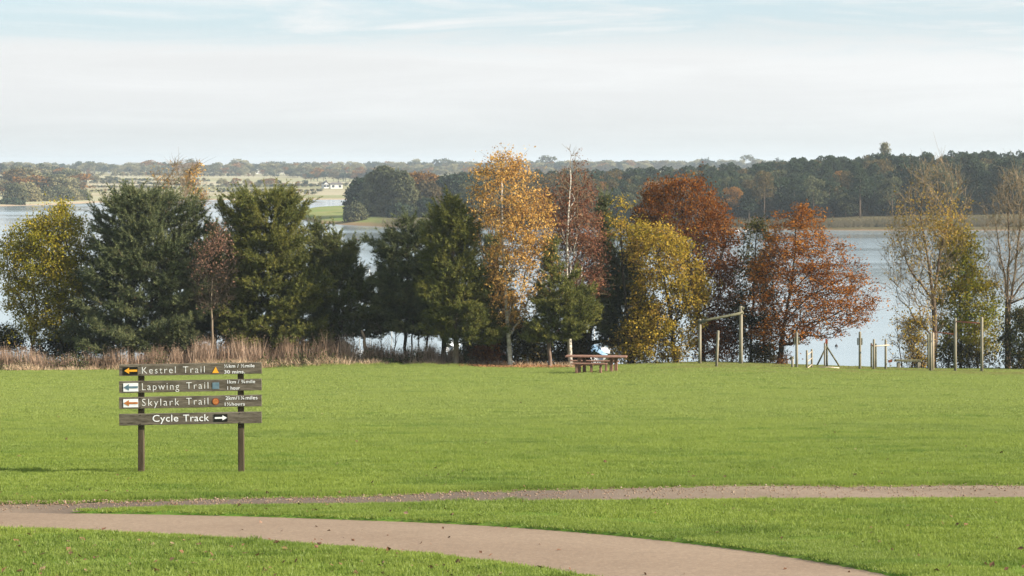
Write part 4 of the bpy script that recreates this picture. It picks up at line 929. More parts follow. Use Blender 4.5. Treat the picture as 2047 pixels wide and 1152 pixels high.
M['post'] = solid_mat('sign_post_wood', [(.026, .019, .012), (.065, .049, .03), (.12, .095, .06)], 7, (1, 1, .15), .85, .5)
M['letter'] = solid_mat('letter_paint', [srgb(120, 118, 110), srgb(196, 196, 190), srgb(226, 226, 222)], 40, None, .6, pos=[.28, .4, .5])
M['white'] = solid_mat('white_paint', [srgb(205, 208, 205), srgb(245, 245, 245)], 20, (1, 1, 6), .5)
M['black'] = solid_mat('black_paint', [(.008, .008, .006), (.015, .016, .012)], 20, None, .5)
M['yellow'] = solid_mat('yellow_paint', [srgb(215, 150, 40), srgb(240, 178, 62)], 12, None, .5)
M['slate'] = solid_mat('slate_paint', [srgb(80, 105, 118), srgb(110, 132, 142)], 30, None, .6)
M['brown'] = solid_mat('brown_paint', [srgb(150, 88, 45), srgb(195, 128, 75)], 40, None, .6)
M['rust'] = solid_mat('rust_paint', [srgb(120, 50, 30), srgb(140, 62, 38)], 30, None, .6)
M['bolt'] = solid_mat('bolt_metal', [(.01, .01, .01), (.03, .025, .02)], 10, None, .6)
TILT = math.atan(5.2 / 284); K = SY / F
sx, sy0, sz = world(380, 955, SY)
sign = thing('trail_sign', 'wooden trail sign with four lettered boards standing on two posts by the gravel path', 'sign', (sx, SY, g1(sx, SY)))
so = np.array(sign.location)
def loc(u, v, dy=0.0): return np.array([(u - 1023.5) * K, SY + dy, CAMZ - (v - HOR) * K]) - so
BT = .035
def text_mesh(body, u0, u1, vt, vb, dy, mat, bold=0.0, spacing=1.15, caps=None):
    """a line of text fitted between u0..u1, its capitals between rows vt (top) and vb (baseline), tilted with the board"""
    cu = bpy.data.curves.new('t', 'FONT'); cu.body = body; cu.size = 1; cu.space_character = spacing; cu.offset = bold; cu.extrude = .02; cu.resolution_u = 3
    ob = bpy.data.objects.new('t', cu); COL.objects.link(ob); dg = bpy.context.evaluated_depsgraph_get(); me = bpy.data.meshes.new_from_object(ob.evaluated_get(dg))
    bpy.data.objects.remove(ob); V = np.zeros(len(me.vertices) * 3, np.float32); me.vertices.foreach_get('co', V); V = V.reshape(-1, 3)
    x0, x1 = V[:, 0].min(), V[:, 0].max(); cap = CAPH
    sxx = (u1 - u0) * K / (x1 - x0); szz = (vb - vt) * K / cap
    X = (V[:, 0] - x0) * sxx; Z = V[:, 1] * szz; Yy = -V[:, 2] * .06
    o = loc(u0, vb, dy); c, s = math.cos(TILT), math.sin(TILT)
    W = np.c_[o[0] + X * c - Z * s, o[1] + Yy, o[2] + X * s + Z * c]
    me.vertices.foreach_set('co', W.astype(np.float32).ravel()); me.materials.clear(); me.materials.append(mat); me.update(); me.name = 'lettering'; return me
def cap_height():
    cu = bpy.data.curves.new('t', 'FONT'); cu.body = 'T'; cu.size = 1
    ob = bpy.data.objects.new('t', cu); COL.objects.link(ob); dg = bpy.context.evaluated_depsgraph_get(); me = bpy.data.meshes.new_from_object(ob.evaluated_get(dg)); bpy.data.objects.remove(ob)
    return max(v.co.y for v in me.vertices)
CAPH = cap_height()
def plate(name, poly, dy, th, mat, parent, label=None):
    """a flat plate cut from poly (u,v points), proud of the board by th"""
    mb = MB(); n = len(poly); Fv = [loc(u, v, dy - th) for u, v in poly]; Bv = [loc(u, v, dy) for u, v in poly]
    mb.add(Fv + Bv, [tuple(range(n))] + [(i, (i + 1) % n, (i + 1) % n + n, i + n) for i in range(n)]); o = mb.build(name, mat, parent)
    if label: o['label'] = label
    return o
def tl(u0, v0, pts):  # tilt a local outline
    c, s = math.cos(TILT), math.sin(TILT); return [(u0 + x * c + y * s, v0 - x * s + y * c) for x, y in pts]
FACE = -BT / 2 - .001
def arrow(u, v, L, H, left, mat, board, label):
    h = H / 2; pts = [(0, 0), (L * .38, -h), (L * .38, -h * .34), (L, -h * .34), (L, h * .34), (L * .38, h * .34), (L * .38, h)]
    if not left: pts = [(L - x, y) for x, y in pts][::-1]
    plate('arrow', tl(u, v, pts), FACE - .0045, .002, mat, board, label)
for (vl0, vl1, vr0, vr1) in ((729.3, 752.3, 726, 748.8), (762.6, 785.6, 757.5, 780.7), (794.1, 817.6, 790, 812.6), (827.9, 850.8, 822.8, 845.0)): pass
BD = [(729.5, 752.2), (762.6, 785.7), (794.4, 817.6), (828.0, 850.9)]
boards = []
for i, (a, b) in enumerate(BD):
    L = 284.5 * K; H = (b - a) * K; mb = MB(); r = np.random.RandomState(i); n = 24; c, s = math.cos(TILT), math.sin(TILT); o_ = loc(238.8, b)
    V = []
    for k in range(n + 1):
        X = L * k / n; jt, jb = r.randn(2) * .0012
        zz = [jb, jb + .003, H - .004 + jt, H + jt]; e = .003
        ring = [(-BT / 2 + e, zz[0]), (BT / 2 - e, zz[0]), (BT / 2, zz[1]), (BT / 2, zz[2]), (BT / 2 - e, zz[3]), (-BT / 2 + e, zz[3]), (-BT / 2, zz[2]), (-BT / 2, zz[1])]
        V += [(o_[0] + X * c - Z * s, o_[1] + Y_, o_[2] + X * s + Z * c) for Y_, Z in ring]
    Fs = [(k * 8 + j, k * 8 + (j + 1) % 8, (k + 1) * 8 + (j + 1) % 8, (k + 1) * 8 + j) for k in range(n) for j in range(8)] + [tuple(range(8))[::-1], tuple(n * 8 + j for j in range(8))]
    mb.add(V, Fs); bo = mb.build('board', M['board'], sign); boards.append(bo)
    bo['label'] = ['top board lettered Kestrel Trail', 'second board lettered Lapwing Trail', 'third board lettered Skylark Trail', 'bottom board lettered Cycle Track'][i]
for j, (u, vf) in enumerate(((281.1, 948), (480.1, 955))):
    top = loc(u, 733 - (u - 239) / 284 * 5.2, BT / 2 + .036); foot = loc(u + (1.5 if j else 0), vf + 3, BT / 2 + .036); mb = MB(); wd = .0365; V = []
    for t in (0, .3, .6, .9, 1):
        p = foot + (top - foot) * t; q = wd * (1 - .06 * t)
        V += [(p[0] + a * (q - (.006 if k else 0)), p[1] + b * (q - (0 if k else .006)) * .95, p[2] - (.12 if t == 0 else 0)) for a, b, k in ((-1, -1, 1), (-1, -1, 0), (-1, 1, 0), (-1, 1, 1), (1, 1, 1), (1, 1, 0), (1, -1, 0), (1, -1, 1))]
    Fs = [(k * 8 + i, k * 8 + (i + 1) % 8, (k + 1) * 8 + (i + 1) % 8, (k + 1) * 8 + i) for k in range(4) for i in range(8)] + [tuple(32 + i for i in range(8))]
    mb.add(V, Fs).build('post', M['post'], sign)
    for i, (a, b) in enumerate(BD):
        for q in (.12, .88):
            v = a + (b - a) * q - (u - 239) / 284 * 5.2; mb = MB(); c0 = loc(u, v, FACE - .004); mb.tube([c0, c0 + np.array([0, .006, 0])], .0055, 8); mb.build('bolt', M['bolt'], boards[i])
TX_ = [
 (0, 'Kestrel', 284.5, 351.6, 733.8, 747.0, -.012), (0, 'Trail', 366.3, 409.5, 732.6, 745.6, -.012), (0, '½km / ½mile', 448.7, 509.2, 728.6, 735.2, .006), (0, '30 mins.', 448.7, 490, 740.3, 746.9, .006),
 (1, 'Lapwing', 284.5, 358.7, 765.9, 780.1, -.012), (1, 'Trail', 372.9, 416.9, 764.2, 777.6, -.012), (1, '1km / ¾mile', 455, 510.2, 760.2, 766.6, .006), (1, '1 hour', 455, 480, 772.4, 779.0, .006),
 (2, 'Skylark', 284.5, 358.7, 797.4, 811.6, -.012), (2, 'Trail', 372.9, 416.9, 795.4, 809.3, -.012), (2, '2km/1¼miles', 451.3, 515, 792.2, 799.4, .006), (2, '1½hours', 449.8, 489.7, 804.6, 811.2, .006),
 (3, 'Cycle', 305.5, 356.8, 829.8, 843.2, .002), (3, 'Track', 366.6, 418.3, 829.0, 842.4, .002)]
for b, s_, u0, u1, vt, vb, bold in TX_:
    link('lettering', text_mesh(s_, u0, u1, vt, vb, FACE, M['white'] if bold > .001 else M['letter'], bold, 1.25 if len(s_) < 8 and bold < .002 else 1.05), boards[b])
for b, u, v, L, H, m in ((0, 246.9, 734, 28.8, 15.1, 'black'), (1, 246.9, 766.2, 29.7, 16.8, 'white'), (2, 246.9, 797.8, 29.6, 16.6, 'white'), (3, 428.2, 828.0, 26.8, 14.9, 'black')):
    plate('arrow_panel', tl(u, v, [(0, 0), (L, 0), (L, H), (0, H)]), FACE, .0035, M[m], boards[b])
arrow(249, 741.3, 25.8, 12.2, True, M['yellow'], boards[0], 'yellow arrow pointing left')
arrow(247.6, 774.3, 28.6, 12.5, True, M['slate'], boards[1], 'slate blue arrow pointing left')
arrow(247.6, 805.9, 28.6, 12.0, True, M['brown'], boards[2], 'brown arrow pointing left')
arrow(429.9, 835.4, 24.5, 10.2, False, M['white'], boards[3], 'white arrow pointing right')
plate('trail_symbol', [(431.3, 733.2), (437.9, 745.4), (424.6, 745.9)], FACE, .003, M['yellow'], boards[0], 'yellow triangle')
plate('trail_symbol', tl(425, 764.6, [(0, 0), (13.4, 0), (13.4, 13), (0, 13)]), FACE, .003, M['slate'], boards[1], 'slate blue square')
circ = lambda r_: [(431.3 + r_ * math.cos(t), 802.7 + r_ * math.sin(t)) for t in np.linspace(0, 2 * math.pi, 24, endpoint=False)]
plate('trail_symbol', circ(7.0), FACE, .002, M['rust'], boards[2], 'rust red ring'); plate('trail_symbol', circ(5.7), FACE - .0025, .002, M['brown'], boards[2], 'brown disc')

# ------------------------------------------------------------------ picnic table and exercise trail
M['pic'] = solid_mat('picnic_wood', [(.13, .065, .042), (.21, .11, .075), (.28, .17, .12)], 5, (1, 1, 1), .8, .3)
M['log'] = solid_mat('weathered_log', [(.13, .115, .08), (.22, .195, .145), (.30, .265, .20)], 6, (1, 1, .18), .85, .4)
M['logd'] = solid_mat('mossy_log', [(.07, .07, .04), (.12, .115, .07), (.17, .155, .10)], 6, (1, 1, 1), .85, .4)
M['redbar'] = solid_mat('red_bar', [(.28, .08, .045), (.36, .12, .07)], 6, None, .5)
M['palebar'] = solid_mat('pale_bar', [(.38, .30, .22), (.5, .4, .3)], 6, None, .6)
PY = hit(1195, 746)[1]; kk = PY / F
px = lambda u: (u - 1023.5) * kk
gp = g1(px(1190), PY); pt = thing('picnic_table', 'brown timber picnic table with its own bench on the far side of the lawn', 'picnic table', (px(1192), PY, gp), R(-7))
def pl_(u): return (u - 1192) * kk
def zr(v): return (746 - v) * kk
for k in range(4):
    MB().box((pl_(1192), .05 + (k - 1.5) * .185, zr(712.6)), (2.36 - .02 * (k % 2), .172, .05), bev=.006).build('plank', M['pic'], pt)
for u, yy in ((1158, -.05), (1167, .22), (1222.5, -.05), (1230.5, .22)):
    MB().box((pl_(u), yy, zr(730)), (.12, .16, zr(714) - zr(746) + .02), bev=.008).build('leg', M['pic'], pt)
for u in (1162.5, 1226.5): MB().box((pl_(u), .085, zr(716.6)), (.085, .66, .085), bev=.006).build('crosspiece', M['pic'], pt)
for k in range(2): MB().box((pl_(1181), -.72 + k * .16, zr(724.5)), (1.36, .145, .045), bev=.006).build('bench_plank', M['pic'], pt)
for u in (1155.5, 1185, 1203.5): MB().box((pl_(u), -.64, zr(736) - .03), (.085, .22, zr(726) - zr(746) + .06), bev=.006).build('bench_leg', M['pic'], pt)
MB().box((pl_(1185), .8, zr(725)), (1.9, .26, .045), bev=.006).build('far_bench', M['pic'], pt)
for u in (1165, 1208): MB().box((pl_(u), .8, zr(736)), (.085, .2, .42), bev=.006).build('bench_leg', M['pic'], pt)

def at(u, vb):
    x, Y = hit(u, vb); return x, Y, g1(x, Y), Y / F
def round_post(parent, o, u, vt, vb, wpx, mat=None, name='post', du=0, cap=True, Y=None, lean=0):
    """a log post in the parent's frame, from row vb up to row vt"""
    x, Yh, z, k = at(u, vb)
    if Y is not None: Yh = Y; k = Y / F; x = (u - 1023.5) * k; z = g1(x, Y)
    zt = CAMZ - (vt - HOR) * k; rr = wpx / 2 * k; p = np.array([x, Yh, z]) - o; h = zt - z
    pts = [(p[0], p[1], p[2] - .1), (p[0] + lean * .5, p[1], p[2] + h * .5), (p[0] + lean, p[1], p[2] + h - rr * .5)]; rs = [rr, rr * .97, rr * .95]
    if cap: pts.append((p[0] + lean, p[1], p[2] + h)); rs.append(rr * .6)
    return MB().tube(pts, rs, 12).build(name, mat or M['log'], parent, True), np.array(pts[-1])
def frame_of(name, label, cat, u, vb, group=None):
    x, Y, z, k = at(u, vb); o = thing(name, label, cat, (x, Y, z), 0, group); return o, np.array([x, Y, z]), k
G = 'timber exercise posts at the far edge of the lawn'
o, oo, k = frame_of('timber_goal', 'tall timber frame with a slanting log beam across two posts', 'exercise frame', 1440, 731)
_, a = round_post(o, oo, 1399, 638, 728.5, 6.4); _, b = round_post(o, oo, 1481, 612, 730, 7.8)
b0 = a + np.array([-.05, -.14, -.12]); b1 = b + np.array([.06, -.14, -.28])
MB().tube([b0 - (b1 - b0) * .03, b0 + (b1 - b0) * .3 + np.array([0, 0, .015]), b0 + (b1 - b0) * .7, b1 + (b1 - b0) * .02], [.058, .055, .056, .058], 12).build('beam', M['logd'], o, True)
for p in (b0, b1): MB().tube([p + np.array([.0, -.09, 0]), p + np.array([0, .14, 0])], .018, 8).build('bolt', M['bolt'], o)
MB().tube([b + np.array([.0, 0, -.08]), b + np.array([.14, -.02, -.12])], .07, 10).build('beam_end', M['logd'], o, True)
o, oo, k = frame_of('step_post', 'lone leaning post in front of the slanting log frame', 'post', 1434, 735)
_, a = round_post(o, oo, 1432, 661, 735.5, 5.6, lean=.07)
p = a * .62; MB().box((p[0] + .02, p[1] - .06, a[2] * .78), (.07, .02, .1)).build('marker_plate', M['white'], o)
o, oo, k = frame_of('short_post', 'short post with a round knob on top beside the tall single post', 'post', 1583, 737)
_, a = round_post(o, oo, 1584, 716, 737.5, 5.2); MB().tube([a + np.array([-.11, 0, -.06]), a + np.array([-.05, 0, .02]), a + np.array([.01, 0, .04]), a + np.array([.05, 0, -.03])], [.03, .055, .06, .03], 10).build('knob', M['logd'], o, True)
o, oo, k = frame_of('step_post', 'tall square post right of the knobbed short post', 'post', 1592, 738)
_, a = round_post(o, oo, 1592.5, 664, 738, 5.6)
for s_ in (-1, 1): MB().box((a[0] + s_ * .085, .03, a[2] * .76), (.05, .06, .28), bev=.005).build('foot_block', M['logd'], o)
o, oo, k = frame_of('step_ladder', 'low ladder of two short posts with pale rungs left of the braced post', 'exercise frame', 1618, 737)
_, a = round_post(o, oo, 1613, 700, 738, 4.4); _, b = round_post(o, oo, 1622.8, 698, 736.5, 4.2)
for v in (706, 719, 732):
    z_ = CAMZ - (v - HOR) * k - oo[2]; MB().tube([(a[0], a[1], z_), (b[0], b[1], z_)], .02, 8).build('rung', M['palebar'], o, True)
o, oo, k = frame_of('braced_post', 'dark double post held up by two slanting braces near the water', 'exercise frame', 1650, 735)
_, a = round_post(o, oo, 1648.5, 685, 735, 3.4, M['log']); _, b = round_post(o, oo, 1653, 680, 735, 4.2, M['rust'] and M['logd'])
MB().box((b[0] - .03, b[1] - .06, b[2] - .05), (.09, .03, .2)).build('marker_plate', M['rust'], o)
for u, v in ((1630, 735), (1681, 735)):
    e = np.array([(u - 1023.5) * k - oo[0], 0, -.05]); MB().tube([e, (b[0] - .03, .05, b[2] * .78)], .036, 8).build('brace', M['logd'], o, True)
o, oo, k = frame_of('step_beam', 'low flat log lying on the grass before the braced post', 'log', 1657, 738)
MB().tube([(-.42, .05, .05), (0, 0, .045), (.42, -.05, .03)], [.045, .05, .05], 10).build('beam', M['palebar'], o, True)
for s_ in (-.3, .3): MB().box((s_, 0, -.02), (.12, .2, .07), bev=.01).build('support', M['logd'], o)
o, oo, k = frame_of('step_post', 'tall single post with dark foot blocks left of the parallel bars', 'post', 1719, 740)
_, a = round_post(o, oo, 1719, 663, 740, 5.4)
for s_ in (-1, 1): MB().box((a[0] + s_ * .085, .02, a[2] * .74), (.045, .07, .29), bev=.005).build('foot_block', M['logd'], o)
o, oo, k = frame_of('parallel_bars', 'parallel bars of rounded posts joined by a pale rail', 'exercise frame', 1757, 740)
_, a = round_post(o, oo, 1747, 678, 741, 4.8); _, b = round_post(o, oo, 1770.5, 678, 741, 4.8); Yb = oo[1] + 2.0
_, c = round_post(o, oo, 1742, 686, 735, 4.0, M['logd'], Y=Yb); _, d = round_post(o, oo, 1751, 687, 735, 3.6, M['logd'], Y=Yb)
zb = CAMZ - (687 - HOR) * k - oo[2]
MB().tube([(a[0] - .05, a[1], zb), (b[0] + .14, b[1], zb - .01)], .026, 8).build('rail', M['palebar'], o, True)
MB().tube([(c[0], c[1], c[2] - .05), (a[0], a[1], zb - .03)], .026, 8).build('rail', M['redbar'], o, True)
MB().box(((a[0] + b[0]) / 2, a[1], .01), (.5, .12, .05), bev=.01).build('ground_board', M['palebar'], o)
o, oo, k = frame_of('instruction_sign', 'small reddish instruction plate on a thin stake left of the log bench', 'sign', 1779, 736)
MB().tube([(0, 0, -.05), (0, .0, .26)], .014, 6).build('stake', M['logd'], o); MB().box((0, -.02, .3), (.17, .02, .11), (R(15), R(-8), 0), .003).build('plate', M['redbar'], o)
o, oo, k = frame_of('log_bench', 'flat timber bench on two stout legs near the water\'s edge', 'bench', 1815, 738)
f_ = lambda u: (u - 1023.5) * k - oo[0]
MB().box((f_(1815), 0, CAMZ - (721 - HOR) * k - oo[2]), (1.14, .3, .085), (0, R(1.2), R(4)), .012).build('seat', M['logd'], o)
for u in (1796, 1836.5): MB().box((f_(u), 0, .12), (.13, .24, .34), bev=.012).build('leg', M['log'], o)
o, oo, k = frame_of('pull_up_bars', 'row of grey timber posts joined by red steel pull up bars', 'exercise frame', 1910, 743)
_, a0 = round_post(o, oo, 1855.5, 668, 741, 4.0, M['logd']); _, a1 = round_post(o, oo, 1860.5, 665, 743.5, 6.0); _, a2 = round_post(o, oo, 1865.6, 665, 742, 3.8, M['palebar'])
_, b = round_post(o, oo, 1909.5, 636, 743.5, 6.2); _, c = round_post(o, oo, 1962.5, 634, 744.5, 6.2)
z1 = CAMZ - (667 - HOR) * k - oo[2]; z2 = CAMZ - (641 - HOR) * k - oo[2]
MB().tube([(a2[0], a2[1], z1), (b[0], b[1], z1)], .022, 8).build('bar', M['redbar'], o, True); MB().tube([(b[0], b[1], z2), (c[0], c[1], z2 - .02)], .022, 8).build('bar', M['redbar'], o, True)

# notice board seen from behind in the stalks
o = thing('notice_board', 'small dark notice board on two legs behind the dead stalks', 'notice board', world(230, 702, 106)); kq = 106 / F; o.location.z = g1(o.location.x, 106)
top = CAMZ - (670 - HOR) * kq - o.location.z
MB().box((0, 0, top - .22), (.26, .04, .44), bev=.005).build('panel', M['bolt'], o)
for s_ in (-.09, .09): MB().box((s_, .03, (top - .3) / 2), (.04, .04, top - .1)).build('leg', M['logd'], o)

# ------------------------------------------------------------------ dinghies laid up by the water
M['hull'] = solid_mat('dinghy_hull', [(.55, .57, .58), (.7, .72, .72)], 3, None, .35, spec=.5)
M['bluecover'] = solid_mat('blue_cover', [(.13, .24, .36), (.22, .33, .44)], 3, None, .7)
M['greycover'] = solid_mat('grey_cover', [(.35, .38, .40), (.55, .57, .58)], 3, None, .7)
M['mast'] = solid_mat('mast_metal', [(.6, .62, .62), (.72, .73, .73)], 5, None, .35, spec=.5)
def dinghy(u, vdeck, Y, cover, mast_top, label, rz, size=1.0):
    x = (u - 1023.5) / F * Y; zd = CAMZ - (vdeck - HOR) / F * Y; o = thing('sailing_dinghy', label, 'boat', (x, Y, zd), rz, None); o.scale = (size, size * .85, size)
    mb = MB(); secs = [(-2.0, .55, .38), (-1, .72, .42), (0, .75, .45), (1, .6, .45), (1.7, .3, .42), (2.1, .04, .30)]; V = []
    for sx_, bw, d in secs: V += [(sx_, -bw, 0), (sx_, -bw * .85, -d * .55), (sx_, 0, -d), (sx_, bw * .85, -d * .55), (sx_, bw, 0)]
    Fs = [(i * 5 + j, i * 5 + j + 1, (i + 1) * 5 + j + 1, (i + 1) * 5 + j) for i in range(5) for j in range(4)] + [(0, 1, 2, 3, 4)]
    mb.add(V, Fs).build('hull', M['hull'], o, True)
    mb = MB(); V = []
    for sx_, bw, d in secs: V += [(sx_, -bw - .02, -.05), (sx_, -bw, .02), (sx_, 0, .3 + .1 * math.cos(sx_)), (sx_, bw, .02), (sx_, bw + .02, -.05)]
    mb.add(V, [(i * 5 + j, (i + 1) * 5 + j, (i + 1) * 5 + j + 1, i * 5 + j + 1) for i in range(5) for j in range(4)] + [(4, 3, 2, 1, 0)]).build('cover', cover, o, True)
    if mast_top:
        H = (CAMZ - (mast_top - HOR) / F * Y - zd) / size; MB().tube([(.6, 0, 0), (.6, 0, H * .6), (.55, 0, H)], [.035, .032, .022], 8).build('mast', M['mast'], o, True)
    ztr = zd - g1(x, Y) if Y < 135 else .5
    mb = MB(); mb.box((0, 0, -.5), (3.2, .08, .06)); mb.tube([(-.4, -.7, -.55), (-.4, .7, -.55)], .03, 6)
    for s_ in (-.7, .7): mb.tube([(-.4, s_ - .05, -.55), (-.4, s_ + .05, -.55)], .22, 12)
    mb.build('trolley', M['bolt'], o)
    mb = MB()
    for s_ in (-.4, 1.4): mb.box((s_, 0, (-.5 - ztr) / 2 - .05), (.1, .6, max(.1, ztr - .5 + .1)))
    mb.build('trestle', M['logd'], o)
dinghy(903, 690, 116, M['hull'], None, 'white dinghy on a trolley right of the dark mossy pine trunk', R(82), .62)
dinghy(715, 712, 118, M['greycover'], 520, 'dinghy with the tallest white mast, showing between the pines above the stump', R(80), .7)
dinghy(734, 716, 121, M['bluecover'], 538, 'dinghy with a shorter white mast just right of the tallest mast', R(75), .7)
dinghy(785, 714, 119, M['greycover'], 575, 'dinghy whose thin mast shows low behind the many stemmed pine', R(100), .7)
dinghy(1188, 706, 117, M['bluecover'], 640, 'blue covered dinghy seen end on behind the picnic table', R(88))
dinghy(1212, 690, 118, M['hull'], None, 'white dinghy standing right of the blue covered one behind the picnic table', R(92), .8)
dinghy(645, 714, 118, M['greycover'], 655, 'grey covered dinghy glimpsed through the stalks left of the stump', R(80), .7)

# swans and buoys on the lake
M['swan'] = solid_mat('white_feathers', [(.7, .7, .68), (.8, .8, .78)], 5, None, .7)
for i, (u, v, lab) in enumerate(((1475, 464, 'white swan swimming nearest the wooded shore'), (1491, 463.2, 'white swan following just right of the first'))):
    Y = float(shoreY(v)); o = thing('swan', lab, 'swan', ((u - 1023.5) / F * Y, Y, 0), R(20 * i)); MB().tube([(-.55, 0, .28), (-.35, 0, .2), (0, 0, .17), (.35, 0, .16), (.5, 0, .15)], [.03, .16, .24, .18, .05], 10).build('body', M['swan'], o, True)
    MB().tube([(.38, 0, .2), (.5, 0, .45), (.45, 0, .7), (.55, 0, .8), (.72, 0, .74)], [.07, .05, .04, .05, .015], 8).build('neck', M['swan'], o, True)
M['buoyo'] = solid_mat('dark_buoy', [(.03, .03, .03), (.06, .05, .05)], 5, None, .5)
for i, (u, v, lab) in enumerate(((713, 481, 'dark round buoy on the open water between the pines'), (680, 466, 'small dark buoy nearer the green spit'), (1672, 693, 'small dark buoy low on the water behind the exercise posts'))):
    Y = float(shoreY(v)); sc = 1.0 if Y > 250 else .35; o = thing('mooring_buoy', lab, 'buoy', ((u - 1023.5) / F * Y, Y, 0))
    MB().tube([(0, 0, -.2 * sc), (0, 0, 0), (0, 0, .25 * sc), (0, 0, .42 * sc)], [.1 * sc, .3 * sc, .28 * sc, .06 * sc], 12).build('float', M['buoyo'], o, True)
    MB().tube([(0, 0, .4 * sc), (0, 0, .6 * sc)], .03 * sc, 6).build('ring_post', M['buoyo'], o)

# ------------------------------------------------------------------ the peninsula's trees
def far_tree(name, label, Y, rows, n, leaf, leaves, ls, seed, group=None, trunk='dark', surf=.6, spread=.07, holes=0):
    leaves = int(leaves * 1.5); n = int(n * 1.6)
    rr = np.array(rows, float); c = (rr[-1, 1] + rr[-1, 2]) / 2; topc = (rr[0, 1] + rr[0, 2]) / 2; x = (c - 1023.5) / F * Y
    zf = spit_z if Y < 760 else far_z; zb = float(zf(np.array([x]), np.array([float(Y)]))[0]); vb = HOR + (CAMZ - zb) * F / Y
    return tree(name, label, 'tree', Y, [[(c, vb), (c, rr[-1, 0] * .6 + rr[0, 0] * .4), (topc, rr[0, 0] * .8 + rr[-1, 0] * .2)]], rows, n, leaf, trunk, .055 * Y / 105, leaves, ls, spread, seed, 'twigdark', surf=surf, twigs=1, base='keep', holes=holes, group=group)
far_tree('oak_tree', 'dark green round tree at the left end of the clump on the spit', 560, [(362, 715, 735), (375, 702, 755), (395, 693, 765), (415, 691, 765), (440, 698, 760)], 260, 'green_far', 5000, .30, 101)
far_tree('willow_tree', 'tallest grey green willow in the middle of the clump on the spit', 548, [(337, 755, 775), (350, 738, 792), (375, 728, 800), (405, 722, 805), (440, 725, 800)], 320, 'willow_far', 6500, .28, 102)
far_tree('willow_tree', 'pale grey green willow on the right side of the clump on the spit', 545, [(348, 788, 808), (362, 778, 822), (385, 778, 830), (410, 775, 832), (438, 780, 828)], 260, 'willow_far', 5000, .28, 103)
far_tree('maple_tree', 'orange autumn tree behind the willows on the spit', 600, [(352, 820, 860), (362, 810, 878), (380, 810, 882), (400, 820, 875)], 200, 'orange_far', 3600, .30, 104)
far_tree('oak_tree', 'brownish round tree between the willows and the dark oak on the spit', 560, [(368, 842, 866), (382, 830, 876), (405, 826, 880), (430, 832, 876)], 220, 'brown_far', 4000, .28, 105)
far_tree('oak_tree', 'dark round oak right of the brownish tree on the spit', 575, [(354, 892, 918), (365, 876, 930), (385, 868, 936), (410, 872, 936), (435, 878, 930)], 260, 'green_far', 5000, .30, 106)
far_tree('willow_bush', 'small grey willow bush at the water\'s edge left of the clump', 532, [(412, 705, 720), (422, 695, 728), (435, 692, 732), (446, 695, 728)], 120, 'willow_far', 2000, .24, 107)
far_tree('willow_bush', 'dark bush below the brownish tree on the spit', 538, [(402, 845, 860), (412, 834, 872), (434, 832, 876)], 120, 'green_far', 2200, .26, 108)
far_tree('willow_bush', 'dark bush at the foot of the pale willow on the spit', 536, [(412, 790, 812), (424, 780, 826), (440, 780, 826)], 120, 'green_far', 2000, .26, 109)
far_tree('poplar_tree', 'single tall poplar rising above the wood on the right', 640, [(290, 1766, 1771), (297, 1763, 1775), (315, 1762, 1777), (345, 1763, 1776), (420, 1766, 1775)], 160, 'pale_far', 4200, .17, 110, spread=.05, surf=0)
far_tree('birch_tree', 'pale rounded birch against the dark wood on the far right shore', 506, [(378, 1655, 1675), (392, 1645, 1688), (410, 1640, 1694), (434, 1640, 1696)], 160, 'brown_far', 2000, .22, 111, surf=.3)
far_tree('birch_tree', 'slim pale birch at the edge of the far right wood', 506, [(362, 1527, 1540), (385, 1524, 1545), (410, 1524, 1542)], 80, 'brown_far', 520, .2, 112, trunk='birch', surf=0)
far_tree('sallow_bush', 'low brown bush at the foot of the far right wood', 504, [(418, 1728, 1740), (428, 1716, 1752), (438, 1716, 1752)], 80, 'brown_far', 1100, .22, 113)
for k, (u, v, wv, h, lf, lab) in enumerate(((30, 372, 20, 33, 'willow_far', 'leftmost bushy willow on the far left headland'), (55, 370, 24, 36, 'pale_far', 'pale willow second from left on the far headland'), (88, 378, 20, 33, 'willow_far', 'leaning grey willow at the headland tip'),
        (118, 378, 26, 30, 'willow_far', 'broad grey willow right of the headland tip'), (140, 381, 20, 26, 'pale_far', 'pale willow right of the broad grey one'), (160, 385, 18, 22, 'willow_far', 'small willow at the end of the headland row'), (22, 403, 22, 9, 'green_far', 'low dark bush on the tan headland grass'))):
    vb = v + h; Y = 850 + 12 * k if k < 6 else 815
    far_tree('willow_tree' if k < 6 else 'headland_bush', lab, Y, [(v, u - wv * .25, u + wv * .25), (v + h * .25, u - wv * .75, u + wv * .7), (v + h * .6, u - wv, u + wv), (vb, u - wv * .95, u + wv * .9)], 110, lf, 2200, .36, 120 + k)

